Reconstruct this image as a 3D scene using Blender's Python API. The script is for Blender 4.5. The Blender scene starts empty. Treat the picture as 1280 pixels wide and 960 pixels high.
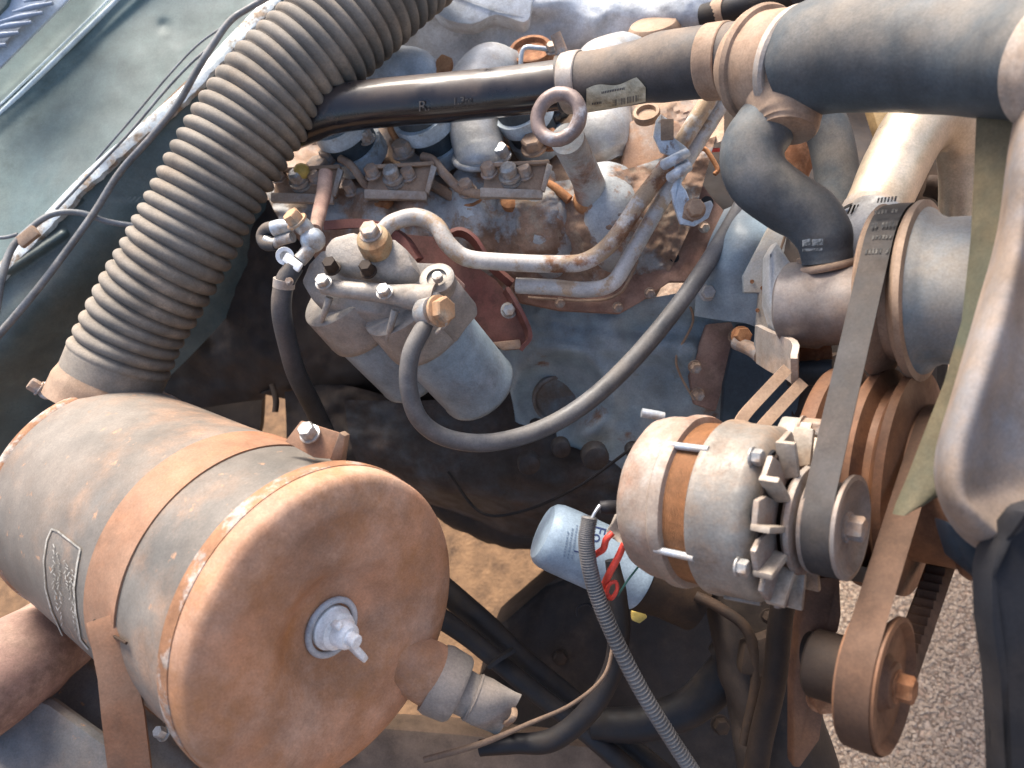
import bpy, bmesh, math, random
from mathutils import Vector, Matrix, noise
random.seed(7)
S = bpy.context.scene
COL = S.collection
PI = math.pi

# ------------------------------------------------------------------ camera
F = 1000.0                                    # focal length in pixels of a 1280 px wide frame
dn_c = Vector((480, -720, -1000)).normalized()  # gravity seen from the camera
up_c = -dn_c
hr = Vector((1, 0, 0)); hr = (hr - up_c * hr.dot(up_c)).normalized()
hf = up_c.cross(hr)
RW = Matrix((hr, hf, up_c))                   # camera axes -> world axes
CAM = Vector((0, 0, 1.62))
cam_d = bpy.data.cameras.new('camera')
cam = bpy.data.objects.new('camera', cam_d); COL.objects.link(cam)
cam_d.sensor_width = 36; cam_d.lens = F / 1280 * 36
cam_d.clip_start = .02; cam_d.clip_end = 200
cam.matrix_world = Matrix.Translation(CAM) @ RW.to_4x4()
cam_d.dof.use_dof = True; cam_d.dof.focus_distance = .72; cam_d.dof.aperture_fstop = 7.0
S.camera = cam

def W(v): return RW @ Vector(v)               # direction, camera frame -> world
def P(px, py, d): return CAM + RW @ Vector(((px - 640) / F * d, (480 - py) / F * d, -d))
UP = Vector((0, 0, 1))
EX = W((0.789, -0.252, 0.560)).normalized()   # crankshaft direction, towards the fan
EY = UP.cross(EX).normalized()
AX = W((.745, -.058, .664)).normalized()      # pulley axis
VW = W((0, 0, -1)).normalized()               # away from the viewer
TO = -VW
WP = P(1127, 365, .60)                        # water pump pulley centre
def ONP(px, py, off=0.0):                     # point of the belt plane (moved off along the axis)
    r = P(px, py, 1.0) - CAM
    t = ((WP + AX * off) - CAM).dot(AX) / r.dot(AX)
    return CAM + r * t

# ------------------------------------------------------------------ light
w = bpy.data.worlds.new("World"); S.world = w; w.use_nodes = True
nt = w.node_tree; bg = nt.nodes['Background']
sky = nt.nodes.new('ShaderNodeTexSky'); sky.sky_type = 'NISHITA'; sky.sun_disc = False
sun_dir = W((-.38, 1.0, .22)).normalized()
elev = math.asin(sun_dir.z); azim = math.atan2(sun_dir.x, sun_dir.y)
sky.sun_elevation = elev; sky.sun_rotation = azim
sky.air_density = 1.0; sky.dust_density = 5.0; sky.ozone_density = 1.0
nt.links.new(sky.outputs[0], bg.inputs[0]); bg.inputs[1].default_value = .15
sd = bpy.data.lights.new('sun', 'SUN'); sun = bpy.data.objects.new('sun', sd); COL.objects.link(sun)
sd.energy = 3.0; sd.angle = math.radians(22); sd.color = (1, .93, .82)
sun.rotation_euler = sun_dir.to_track_quat('Z', 'Y').to_euler(); sun.location = (0, 0, 6)
S.view_settings.view_transform = 'Standard'; S.view_settings.look = 'None'
S.view_settings.exposure = 1.18; S.view_settings.gamma = 1.0
S.render.resolution_x = 1024; S.render.resolution_y = 768

# ------------------------------------------------------------------ materials
MATS = {}
def mat(name, base, second=None, amt=.5, scale=30, rough=.55, metal=0.0, bump=.3, bscale=None,
        dust=0.0, dustc=(.40, .31, .24), vary=.18, edge=.06, third=None, tamt=.3, rough2=.85, coat=0.0,
        specks=None, streak=None, spec=.28, grit=.22):
    if name in MATS: return MATS[name]
    m = bpy.data.materials.new(name); m.use_nodes = True
    t = m.node_tree; N = t.nodes; L = t.links
    b = N['Principled BSDF']
    tc = N.new('ShaderNodeTexCoord'); co = tc.outputs['Object']
    if streak:
        mp = N.new('ShaderNodeMapping'); mp.inputs['Scale'].default_value = streak
        L.new(co, mp.inputs[0]); co = mp.outputs[0]
    def noi(s, det=6, r=.6, off=0):
        n = N.new('ShaderNodeTexNoise'); n.inputs['Scale'].default_value = s
        n.inputs['Detail'].default_value = det; n.inputs['Roughness'].default_value = r
        if off:
            mo = N.new('ShaderNodeVectorMath'); mo.operation = 'ADD'; mo.inputs[1].default_value = (off, off * .7, off * 1.3)
            L.new(co, mo.inputs[0]); L.new(mo.outputs[0], n.inputs['Vector'])
        else: L.new(co, n.inputs['Vector'])
        return n.outputs[0]
    def ramp(src, a, c):
        r = N.new('ShaderNodeMapRange'); r.inputs[1].default_value = a; r.inputs[2].default_value = c
        r.interpolation_type = 'SMOOTHSTEP'; L.new(src, r.inputs[0]); return r.outputs[0]
    def mix(fac, a, c, mode='MIX'):
        x = N.new('ShaderNodeMix'); x.data_type = 'RGBA'; x.blend_type = mode
        if isinstance(fac, float): x.inputs[0].default_value = fac
        else: L.new(fac, x.inputs[0])
        for i, q in ((6, a), (7, c)):
            if isinstance(q, tuple): x.inputs[i].default_value = (*q[:3], 1)
            else: L.new(q, x.inputs[i])
        return x.outputs[2]
    lo = tuple(c * (1 - vary * 1.6) for c in base); hi = tuple(min(1, c * (1 + vary * 1.6)) for c in base)
    c = mix(ramp(noi(scale * .6, 8, .65, 3.1), .3, .7), lo, hi)
    f2 = None
    if second:
        th = .5 + (.5 - amt) * .42
        f2 = ramp(noi(scale, 10, .68), th - edge, th + edge)
        s2 = mix(ramp(noi(scale * 2.3, 6, .7, 7.7), .3, .7), tuple(q * .62 for q in second), tuple(min(1, q * 1.35) for q in second))
        c = mix(f2, c, s2)
    if third:
        th = .5 + (.5 - tamt) * .42
        f3 = ramp(noi(scale * 1.7, 8, .7, 12.3), th - edge, th + edge)
        c = mix(f3, c, third)
    if specks:
        f4 = ramp(noi(scale * 9, 3, .6, 5.5), .64, .72); c = mix(f4, c, specks)
    if dust > 0:
        g = N.new('ShaderNodeNewGeometry'); sx = N.new('ShaderNodeSeparateXYZ'); L.new(g.outputs['Normal'], sx.inputs[0])
        a = ramp(sx.outputs[2], -.1, 1.0); q = ramp(noi(scale * .8, 7, .6, 21.0), .25, .7)
        mu = N.new('ShaderNodeMath'); mu.operation = 'MULTIPLY'; L.new(a, mu.inputs[0]); L.new(q, mu.inputs[1])
        m2 = N.new('ShaderNodeMath'); m2.operation = 'MULTIPLY'; m2.use_clamp = True; L.new(mu.outputs[0], m2.inputs[0]); m2.inputs[1].default_value = dust * 1.15
        c = mix(m2.outputs[0], c, dustc); df = m2.outputs[0]
    else: df = None
    # gritty fine grain and broad uneven soiling
    gr = N.new('ShaderNodeMapRange'); gr.inputs[1].default_value = .28; gr.inputs[2].default_value = .72
    gr.inputs[3].default_value = 1 - grit; gr.inputs[4].default_value = 1 + grit * .7
    L.new(noi(520, 4, .75, 31.0), gr.inputs[0]); c = mix(1.0, c, gr.outputs[0], 'MULTIPLY')
    g2 = N.new('ShaderNodeMapRange'); g2.inputs[1].default_value = .35; g2.inputs[2].default_value = .65
    g2.inputs[3].default_value = 1 - grit * .8; g2.inputs[4].default_value = 1 + grit * .5
    L.new(noi(28, 7, .7, 44.0), g2.inputs[0]); c = mix(1.0, c, g2.outputs[0], 'MULTIPLY')
    L.new(c, b.inputs['Base Color'])
    rr = N.new('ShaderNodeMapRange'); rr.inputs[3].default_value = max(.05, rough - .12); rr.inputs[4].default_value = min(1, rough + .14)
    L.new(noi(scale * 1.5, 5, .6, 9.1), rr.inputs[0]); ro = rr.outputs[0]
    def mixf(fac, a, v):
        x = N.new('ShaderNodeMix'); x.data_type = 'FLOAT'; L.new(fac, x.inputs[0])
        if hasattr(a, 'node'): L.new(a, x.inputs[2])
        else: x.inputs[2].default_value = a
        x.inputs[3].default_value = v; return x.outputs[0]
    me = metal
    if f2 is not None:
        ro = mixf(f2, ro, rough2)
        if metal > 0: me = mixf(f2, metal, 0.0)
    if df is not None:
        ro = mixf(df, ro, .92)
        if metal > 0: me = mixf(df, me, 0.0)
    L.new(ro, b.inputs['Roughness'])
    if hasattr(me, 'node'): L.new(me, b.inputs['Metallic'])
    else: b.inputs['Metallic'].default_value = me
    b.inputs['Specular IOR Level'].default_value = .5 if (metal > 0 or coat) else spec
    if coat: b.inputs['Coat Weight'].default_value = coat; b.inputs['Coat Roughness'].default_value = .15
    bp = N.new('ShaderNodeBump'); bp.inputs['Strength'].default_value = bump; bp.inputs['Distance'].default_value = .0012
    h = noi(bscale or scale * 5, 8, .65, 1.7)
    if f2 is not None:
        ad = N.new('ShaderNodeMath'); ad.operation = 'MULTIPLY_ADD'; L.new(f2, ad.inputs[0]); ad.inputs[1].default_value = .35; L.new(h, ad.inputs[2]); h = ad.outputs[0]
    L.new(h, bp.inputs['Height']); L.new(bp.outputs[0], b.inputs['Normal'])
    MATS[name] = m; return m

RUST = (.22, .09, .04)
M_duct = mat('dusty ribbed rubber', (.15, .138, .122), (.25, .195, .145), .42, 14, .62, bump=.15, dust=.7, dustc=(.29, .255, .215), edge=.2)
M_hose = mat('black hose rubber', (.042, .047, .054), None, .5, 30, .50, bump=.15, bscale=500, dust=.55, dustc=(.30, .225, .165))
M_hose2 = mat('bluish hose rubber', (.055, .07, .082), None, .5, 30, .5, bump=.2, bscale=600, dust=.5, dustc=(.30, .25, .2))
M_cable = mat('cable rubber', (.10, .103, .11), None, .5, 40, .35, bump=.05, dust=.45, dustc=(.25, .22, .19))
M_blackpaint = mat('glossy black paint', (.012, .012, .015), (.16, .11, .085), .04, 26, .17, bump=.03, dust=.6, dustc=(.085, .055, .042), edge=.08, coat=.25)
M_cleaner = mat('dusty grey brown enamel', (.155, .145, .13), (.30, .18, .115), .26, 9, .42, bump=.12, bscale=120, dust=.28, dustc=(.31, .235, .18), edge=.15, specks=(.36, .21, .13))
M_band = mat('tan rusted band', (.245, .145, .095), (.30, .135, .07), .42, 10, .6, bump=.15, dust=.1, dustc=(.33, .23, .16), edge=.2)
M_cap = mat('orange rusted cap', (.47, .235, .135), (.43, .29, .215), .46, 9, .5, bump=.3, bscale=130, edge=.22, third=(.38, .17, .065), tamt=.28, vary=.22)
M_capring = mat('rusted rim', (.30, .15, .08), (.36, .30, .26), .4, 40, .7, bump=.5)
M_stub = mat('red brown oxide', (.24, .14, .115), (.34, .22, .17), .45, 26, .75, bump=.4, dust=.3, edge=.2)
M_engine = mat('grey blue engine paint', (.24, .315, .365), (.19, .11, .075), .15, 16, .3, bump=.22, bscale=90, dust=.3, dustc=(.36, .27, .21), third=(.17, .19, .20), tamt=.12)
M_engdirtshade = mat('dirty paint with painted shade', (.055, .066, .078), (.075, .048, .036), .5, 15, .5, bump=.3, bscale=80, edge=.2, third=(.035, .027, .023), tamt=.5)  # shaded copy of the engine paint, darkness put into its colour
M_head = mat('rusted cylinder head', (.34, .36, .37), (.26, .165, .115), .52, 13, .5, bump=.7, bscale=95, edge=.05, third=(.30, .23, .17), tamt=.32, dust=.2, dustc=(.42, .30, .21))
M_headr = mat('rusty cast iron', (.27, .165, .11), (.40, .28, .19), .45, 15, .5, bump=.5, bscale=110, edge=.2, third=(.33, .33, .32), tamt=.18)
M_alu = mat('cast aluminium', (.44, .455, .46), (.36, .31, .26), .25, 20, .42, metal=.35, bump=.4, bscale=160, edge=.12, dust=.25, dustc=(.45, .36, .28))
M_valve = mat('valve cover grey paint', (.56, .59, .62), (.30, .31, .32), .2, 24, .42, bump=.45, bscale=120, edge=.12, third=(.5, .5, .5), tamt=.3)
M_filterhead = mat('dusty filter casting', (.255, .24, .22), (.31, .255, .205), .45, 26, .42, metal=.3, bump=.5, bscale=160, edge=.2, dust=.15, dustc=(.42, .34, .27))
M_can = mat('grey filter bowl', (.235, .295, .335), (.25, .265, .275), .3, 22, .36, bump=.15, bscale=200, dust=.06, dustc=(.36, .32, .28), edge=.2)
M_steelpipe = mat('painted steel pipe', (.52, .49, .46), (.25, .125, .07), .30, 16, .3, bump=.25, edge=.05, third=(.42, .30, .20), tamt=.4)
M_rust = mat('brown rust', RUST, (.38, .19, .10), .4, 45, .75, bump=.6, edge=.15)
M_orust = mat('orange rust', (.40, .19, .085), (.28, .12, .055), .4, 40, .7, bump=.5, edge=.15)
M_pulley = mat('warm rusted pulley', (.21, .095, .045), (.11, .055, .035), .45, 18, .5, bump=.25, dust=.06, edge=.2, streak=(1, 1, 1))  # rust tone darkened to stand in for shade on the low pulleys
M_tan = mat('tan dusted casting', (.34, .235, .165), (.27, .165, .105), .4, 24, .58, bump=.3, dust=.25, dustc=(.42, .31, .22), edge=.2)
M_zinc = mat('zinc plated steel', (.42, .45, .48), (.36, .29, .22), .38, 40, .32, metal=.5, bump=.25, edge=.12)
M_clamp = mat('dusty clamp band', (.40, .37, .34), (.36, .26, .19), .45, 26, .4, metal=.4, bump=.2, edge=.2, dust=.5)
M_bracket = mat('red brown bracket', (.15, .05, .042), (.07, .03, .027), .35, 26, .5, bump=.3, edge=.15, dust=.2, dustc=(.33, .22, .17))
M_plate = mat('rust brown plate', (.30, .18, .135), (.20, .105, .075), .4, 24, .6, bump=.35, edge=.15)
M_fender = mat('teal grey body paint', (.07, .122, .13), (.115, .148, .138), .45, 5, .36, bump=.05, bscale=40, edge=.25, dust=.15, dustc=(.38, .37, .33))
M_fenderin = mat('dark teal inner paint', (.075, .125, .14), (.15, .165, .145), .35, 7, .26, bump=.12, bscale=50, edge=.22, dust=.3, dustc=(.28, .26, .21))
M_flange = mat('chipped light flange', (.60, .66, .68), (.33, .25, .18), .42, 45, .3, bump=.6, edge=.08, metal=.1)
M_cowl = mat('pale louver paint', (.50, .56, .62), None, .5, 10, .35, bump=.05)
M_slat = mat('blue grey slat paint', (.24, .29, .37), None, .5, 10, .3, bump=.05)
M_gap = mat('louver recess paint', (.33, .38, .45), None, .5, 10, .5, bump=.05)
M_wiregrey = mat('grey dusty cable', (.17, .18, .19), (.24, .22, .2), .3, 40, .35, bump=.05, edge=.2)
M_hole = mat('dark opening', (.02, .021, .024), None, .5, 10, .8, bump=.05)
M_alt = mat('dusty aluminium housing', (.31, .25, .20), (.27, .155, .105), .46, 14, .42, metal=.2, bump=.3, bscale=150, edge=.15, third=(.37, .35, .32), tamt=.28)
M_lam = mat('orange stator laminations', (.29, .13, .055), (.20, .10, .05), .35, 30, .6, bump=.3, edge=.2)
M_belt = mat('grey belt rubber', (.030, .031, .034), (.055, .044, .036), .4, 20, .6, bump=.12, dust=.15, dustc=(.25, .2, .17), edge=.25)
M_beltr = mat('rusty dusted belt', (.10, .052, .03), (.06, .035, .024), .4, 20, .65, bump=.12, edge=.25)  # rust and dust tone, darkened as shade round the lower pulley
M_hub = mat('blue grey hub paint', (.21, .27, .31), (.33, .27, .20), .3, 14, .28, bump=.1, dust=.7, dustc=(.45, .36, .27), edge=.2)
M_goldpipe = mat('satin metal pipe', (.60, .50, .38), (.45, .33, .23), .3, 12, .28, metal=.65, bump=.06, edge=.25)
M_blade = mat('olive green fan blade', (.075, .09, .065), (.12, .09, .05), .5, 7, .5, bump=.06, edge=.25)
M_shroud = mat('pale radiator shell', (.34, .27, .22), (.21, .145, .10), .45, 9, .5, bump=.15, edge=.22, dust=.25, third=(.20, .22, .25), tamt=.3)
M_dark = mat('grease with painted shade', (.028, .021, .018), (.055, .038, .028), .4, 16, .6, bump=.4, edge=.2)  # near-black base stands in for shade deep in the bay
M_dark2 = mat('brown grime with painted shade', (.024, .016, .012), (.06, .034, .02), .35, 14, .7, bump=.4, edge=.2)  # grime tone, darkened further in place of shade
M_darkhose = mat('hose rubber with painted shade', (.012, .012, .015), (.035, .026, .02), .3, 20, .5, bump=.2, edge=.2)  # black rubber, base lowered to paint the shade low in the bay
M_frame = mat('dusty frame metal', (.15, .15, .155), (.24, .185, .15), .42, 9, .6, bump=.2, edge=.22, specks=(.35, .2, .12))
M_cross = mat('brown dusty member', (.20, .135, .095), (.12, .085, .065), .5, 12, .75, bump=.4, edge=.2)
M_white = mat('white paint', (.9, .9, .88), (.8, .76, .68), .12, 60, .35, bump=.1)
M_oilf = mat('pale blue filter paint', (.31, .40, .49), (.27, .34, .41), .3, 12, .32, bump=.04, edge=.25)
M_navy = mat('navy print', (.03, .045, .12), None, .5, 10, .5, bump=0)
M_greytext = mat('grey blue print', (.16, .22, .30), None, .5, 10, .5, bump=0)
M_red = mat('red wire plastic', (.55, .06, .04), None, .5, 40, .4, bump=.1, vary=.2)
M_green = mat('green wire plastic', (.03, .10, .08), None, .5, 40, .4, bump=.05)
M_label = mat('stained paper label', (.60, .54, .40), (.38, .31, .20), .3, 60, .6, bump=.2, edge=.15)
M_print = mat('label print', (.06, .06, .07), None, .5, 10, .6, bump=0)
M_scratch = mat('etched line', (.40, .38, .34), (.25, .23, .20), .45, 90, .5, bump=.1)
M_grub = mat('grey rubber valve', (.22, .20, .18), (.30, .25, .21), .4, 20, .7, bump=.2, edge=.2, dust=.3)
M_yellow = mat('yellow plastic', (.5, .36, .1), None, .5, 40, .5)
M_chalk = mat('marker paint', (.17, .14, .115), (.03, .025, .025), .4, 160, .7)
M_hex = mat('rusty bolt steel', (.36, .25, .18), (.30, .30, .30), .35, 60, .5, metal=.2, bump=.5, edge=.12)
M_bolt = mat('worn bright bolt', (.40, .40, .39), (.34, .24, .17), .4, 60, .35, metal=.45, bump=.3, edge=.12)

# ------------------------------------------------------------------ mesh builder
def perp(a, ref=None):
    a = a.normalized(); r = ref or (Vector((0, 0, 1)) if abs(a.z) < .9 else Vector((1, 0, 0)))
    u = (r - a * r.dot(a)).normalized(); return u, a.cross(u)

def catmull(pts, k):
    if len(pts) < 3: return [pts[0].lerp(pts[-1], i / k) for i in range(k + 1)]
    out = []; n = len(pts)
    for i in range(n - 1):
        p0 = pts[i - 1] if i else pts[0] * 2 - pts[1]
        p1, p2 = pts[i], pts[i + 1]; p3 = pts[i + 2] if i + 2 < n else pts[-1] * 2 - pts[-2]
        for j in range(k):
            t = j / k
            out.append(.5 * ((2 * p1) + (p2 - p0) * t + (2 * p0 - 5 * p1 + 4 * p2 - p3) * t * t + (3 * p1 - p0 - 3 * p2 + p3) * t ** 3))
    out.append(pts[-1].copy()); return out

class MB:
    def __init__(s): s.bm = bmesh.new()
    def face(s, vs):
        try: return s.bm.faces.new(vs)
        except ValueError: return None
    def rings(s, rings, close=True, caps=True):
        R = [[s.bm.verts.new(p) for p in r] for r in rings]; n = len(R[0])
        for a, b in zip(R, R[1:]):
            for i in range(n if close else n - 1):
                j = (i + 1) % n; s.face((a[i], a[j], b[j], b[i]))
        if caps and close: s.face(R[0][::-1]); s.face(R[-1])
        return s
    def path(s, C, rad, n=16, caps=True, squash=None):
        m = len(C); T = [(C[min(i + 1, m - 1)] - C[max(i - 1, 0)]).normalized() for i in range(m)]
        u, v = perp(T[0]); rs = []
        for i in range(m):
            u = (u - T[i] * u.dot(T[i])).normalized(); v = T[i].cross(u)
            r = rad[i] if isinstance(rad, (list, tuple)) else rad
            rs.append([C[i] + (u * math.cos(a) + v * math.sin(a)) * r for a in [2 * PI * q / n for q in range(n)]])
        return s.rings(rs, True, caps)
    def tube(s, pts, rad, n=16, k=8, caps=True):
        C = catmull(pts, k); m = len(C)
        if isinstance(rad, (list, tuple)):
            rr = []
            for i in range(m):
                x = i / (m - 1) * (len(rad) - 1); j = min(int(x), len(rad) - 2); f = x - j; f = f * f * (3 - 2 * f); rr.append(rad[j] * (1 - f) + rad[j + 1] * f)
        else: rr = [rad] * m
        return s.path(C, rr, n, caps)
    def pxtube(s, pts, n=16, k=8, caps=True):     # pts: px, py, d, radius in pixels
        return s.tube([P(a, b, c) for a, b, c, r in pts], [r * c / F for a, b, c, r in pts], n, k, caps)
    def lathe(s, c, ax, prof, n=48, caps=True, fn=None, a0=0):
        ax = ax.normalized(); u, v = perp(ax); rs = []
        for t, r in prof:
            rs.append([c + ax * t + (u * math.cos(a) + v * math.sin(a)) * (r * (fn(a, t) if fn else 1)) for a in [a0 + 2 * PI * q / n for q in range(n)]])
        return s.rings(rs, True, caps)
    def cyl(s, c, ax, r, h, n=24, bev=.12):
        b = min(r, h) * bev
        return s.lathe(c, ax, [(0, r), (h - b, r), (h - b * .3, r - b * .3), (h, r - b)], n)
    def hexa(s, c, ax, r, h, washer=True, a0=0.0):
        if washer: s.lathe(c, ax, [(0, r * 1.2), (r * .22, r * 1.2), (r * .25, r * 1.12)], 20); c = c + ax.normalized() * r * .25
        s.lathe(c, ax, [(0, r), (h * .85, r), (h, r * .86)], 6, a0=a0); return s
    def torus(s, c, ax, R, r, n=32, m=10, a0=0, a1=2 * PI, ell=1.0):
        u, v = perp(ax); full = abs(a1 - a0 - 2 * PI) < 1e-4; rs = []
        for i in range(n + (0 if full else 1)):
            a = a0 + (a1 - a0) * i / n; d = u * math.cos(a) + v * math.sin(a) * ell; cc = c + d * R; dd = d.normalized()
            rs.append([cc + (dd * math.cos(b) + ax.normalized() * math.sin(b)) * r for b in [2 * PI * q / m for q in range(m)]])
        if full: rs.append(rs[0]); 
        return s.rings(rs, True, not full)
    def box(s, c, ux, uy, uz, sx, sy, sz, bev=.0):
        ux, uy, uz = ux.normalized(), uy.normalized(), uz.normalized(); t = bmesh.new()
        vs = [t.verts.new(c + ux * sx * a / 2 + uy * sy * b / 2 + uz * sz * d / 2) for a in (-1, 1) for b in (-1, 1) for d in (-1, 1)]
        for f in ((0, 1, 3, 2), (4, 6, 7, 5), (0, 4, 5, 1), (2, 3, 7, 6), (0, 2, 6, 4), (1, 5, 7, 3)): t.faces.new([vs[i] for i in f])
        return s._join(t, bev)
    def prism(s, poly, off, bev=.0, seg=2):       # poly: world points, off: thickness vector
        t = bmesh.new(); a = [t.verts.new(p) for p in poly]; b = [t.verts.new(p + off) for p in poly]; n = len(a)
        t.faces.new(a); t.faces.new(b[::-1])
        for i in range(n): t.faces.new((a[i], b[i], b[(i + 1) % n], a[(i + 1) % n]))
        return s._join(t, bev, seg)
    def pxprism(s, pts, th, bev=.0015, off=None, smooth=0):
        q = [P(*p) for p in pts]
        if smooth:
            qq = []; n = len(q)
            for i in range(n):
                p0, p1, p2, p3 = q[i - 1], q[i], q[(i + 1) % n], q[(i + 2) % n]
                for j in range(smooth):
                    x = j / smooth; qq.append(.5 * ((2 * p1) + (p2 - p0) * x + (2 * p0 - 5 * p1 + 4 * p2 - p3) * x * x + (3 * p1 - p0 - 3 * p2 + p3) * x ** 3))
            q = qq
        return s.prism(q, (off.normalized() if off else VW) * th, bev)
    def strip(s, pts, wd, wid, th, k=1, bev=0.0):  # bent flat bar: polyline of centres, width direction
        C = catmull(pts, k) if k > 1 else pts; m = len(C); rs = []
        for i in range(m):
            T = (C[min(i + 1, m - 1)] - C[max(i - 1, 0)]).normalized(); ww = (wd - T * wd.dot(T)).normalized(); nn = T.cross(ww)
            hw = (wid[i] if isinstance(wid, (list, tuple)) else wid) / 2
            rs.append([C[i] + ww * hw + nn * th / 2, C[i] - ww * hw + nn * th / 2, C[i] - ww * hw - nn * th / 2, C[i] + ww * hw - nn * th / 2])
        return s.rings(rs)
    def _join(s, t, bev, seg=2):
        bmesh.ops.recalc_face_normals(t, faces=t.faces)
        if bev > 0:
            es = [e for e in t.edges if e.is_manifold and e.calc_face_angle(0) > .45]
            bmesh.ops.bevel(t, geom=es, offset=bev, segments=seg, profile=.6, affect='EDGES', clamp_overlap=True)
        me = bpy.data.meshes.new('t'); t.to_mesh(me); t.free(); s.bm.from_mesh(me); bpy.data.meshes.remove(me); return s
    def ball(s, c, r, sc=(1, 1, 1), n=16):
        t = bmesh.new(); bmesh.ops.create_uvsphere(t, u_segments=n, v_segments=max(6, n // 2), radius=1)
        for v in t.verts: v.co = c + Vector((v.co.x * r * sc[0], v.co.y * r * sc[1], v.co.z * r * sc[2]))
        return s._join(t, 0)
    def rough(s, amp, sc):                         # uneven casting surface
        s.bm.normal_update()
        for v in s.bm.verts: v.co += v.normal * noise.noise(v.co * sc) * amp
        return s
    def patch(s, rows, nu=40, nv=30, th=.01, disp=None, amp=0.0, sc=60):
        R = [catmull([Vector(p) for p in r], max(1, nu // (len(r) - 1))) for r in rows]; m = len(R[0]); cols = []
        for i in range(m): cols.append(catmull([r[i] for r in R], max(1, nv // (len(rows) - 1))))
        H = len(cols[0]); fr = []; bk = []
        for j in range(H):
            a = []; b = []
            for i in range(m):
                q = cols[i][j]; d = q.z
                if disp: d -= disp(q.x, q.y)
                p = P(q.x, q.y, d)
                if amp: p += TO * noise.fractal(p * sc, 1.0, 2.0, 3) * amp
                a.append(s.bm.verts.new(p)); b.append(s.bm.verts.new(P(q.x, q.y, q.z + th)))
            fr.append(a); bk.append(b)
        for j in range(H - 1):
            for i in range(m - 1):
                s.face((fr[j][i], fr[j + 1][i], fr[j + 1][i + 1], fr[j][i + 1])); s.face((bk[j][i], bk[j][i + 1], bk[j + 1][i + 1], bk[j + 1][i]))
        for i in range(m - 1):
            s.face((fr[0][i], fr[0][i + 1], bk[0][i + 1], bk[0][i])); s.face((fr[-1][i], bk[-1][i], bk[-1][i + 1], fr[-1][i + 1]))
        for j in range(H - 1):
            s.face((fr[j][0], bk[j][0], bk[j + 1][0], fr[j + 1][0])); s.face((fr[j][-1], fr[j + 1][-1], bk[j + 1][-1], bk[j][-1]))
        return s
    def build(s, name, m, parent=None, label=None, cat=None, group=None, kind=None, ang=38):
        bm = s.bm; bmesh.ops.recalc_face_normals(bm, faces=bm.faces)
        c = Vector((0, 0, 0))
        for v in bm.verts: c += v.co
        c /= max(1, len(bm.verts))
        if parent is None and not kind: c.z = min(v.co.z for v in bm.verts)
        for v in bm.verts: v.co -= c
        me = bpy.data.meshes.new(name); bm.to_mesh(me); bm.free(); me.materials.append(m)
        me.shade_smooth(); me.set_sharp_from_angle(angle=math.radians(ang))
        o = bpy.data.objects.new(name, me); COL.objects.link(o)
        if parent:
            o.parent = parent; q = parent; base = Vector((0, 0, 0))
            while q: base += q.location; q = q.parent
            o.location = c - base
        else: o.location = c
        tag(o, label, cat, group, kind); return o

def tag(o, label=None, cat=None, group=None, kind=None):
    for k, v in (('label', label), ('category', cat), ('group', group), ('kind', kind)):
        if v: o[k] = v
    return o
def thing(name, label, cat, loc, group=None):
    o = bpy.data.objects.new(name, None); COL.objects.link(o); o.location = loc; o.empty_display_size = .02
    return tag(o, label, cat, group)
def bump(px, py, x, y, rx, ry, h):                # smooth boss on a cast surface
    q = ((px - x) / rx) ** 2 + ((py - y) / ry) ** 2
    return h * math.exp(-q * q)
def ridge(px, py, x0, y0, x1, y1, w_, h):
    dx, dy = x1 - x0, y1 - y0; L2 = dx * dx + dy * dy; t = max(0, min(1, ((px - x0) * dx + (py - y0) * dy) / L2))
    q = math.hypot(px - x0 - dx * t, py - y0 - dy * t) / w_; return h * math.exp(-q ** 3)
def text_on(body, size, fn, name, m, parent, th=.0003):
    cu = bpy.data.curves.new('t', 'FONT'); cu.body = body; cu.size = size; cu.align_x = 'CENTER'; cu.align_y = 'CENTER'; cu.resolution_u = 3
    to = bpy.data.objects.new('t', cu); COL.objects.link(to)
    me = bpy.data.meshes.new_from_object(to, depsgraph=bpy.context.evaluated_depsgraph_get())
    bpy.data.objects.remove(to); b = MB(); b.bm.from_mesh(me); bpy.data.meshes.remove(me)
    for v in b.bm.verts: v.co = fn(v.co.x, v.co.y)
    return b.build(name, m, parent)
UPN = W((-.25, .55, .80)).normalized()            # outward direction of bolts on the sloping head side
SIDE = W((.08, -.35, .93)).normalized()           # outward direction of the block side

# ================================================================== SETTING
GZ = 0.0
g = MB(); nx = 70
gx0, gx1, gy0, gy1 = -60, 60, -60, 60
vs = [g.bm.verts.new((x, y, GZ)) for x, y in ((gx0, gy0), (gx1, gy0), (gx1, gy1), (gx0, gy1))]; g.face(vs)
mg = bpy.data.materials.new('gritty asphalt and dirt'); mg.use_nodes = True
t = mg.node_tree; N = t.nodes; L = t.links; b = N['Principled BSDF']
tc = N.new('ShaderNodeTexCoord'); geo = N.new('ShaderNodeNewGeometry'); pos = geo.outputs['Position']
v1 = N.new('ShaderNodeTexVoronoi'); v1.inputs['Scale'].default_value = 95; L.new(pos, v1.inputs['Vector'])
v2 = N.new('ShaderNodeTexVoronoi'); v2.feature = 'DISTANCE_TO_EDGE'; v2.inputs['Scale'].default_value = 95; L.new(pos, v2.inputs['Vector'])
n1 = N.new('ShaderNodeTexNoise'); n1.inputs['Scale'].default_value = 9; n1.inputs['Detail'].default_value = 8; L.new(pos, n1.inputs['Vector'])
cr = N.new('ShaderNodeValToRGB'); e = cr.color_ramp
e.elements[0].position = 0; e.elements[0].color = (.30, .20, .14, 1); e.elements[1].position = 1; e.elements[1].color = (.48, .36, .27, 1)
x = e.elements.new(.5); x.color = (.38, .265, .19, 1)
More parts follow.
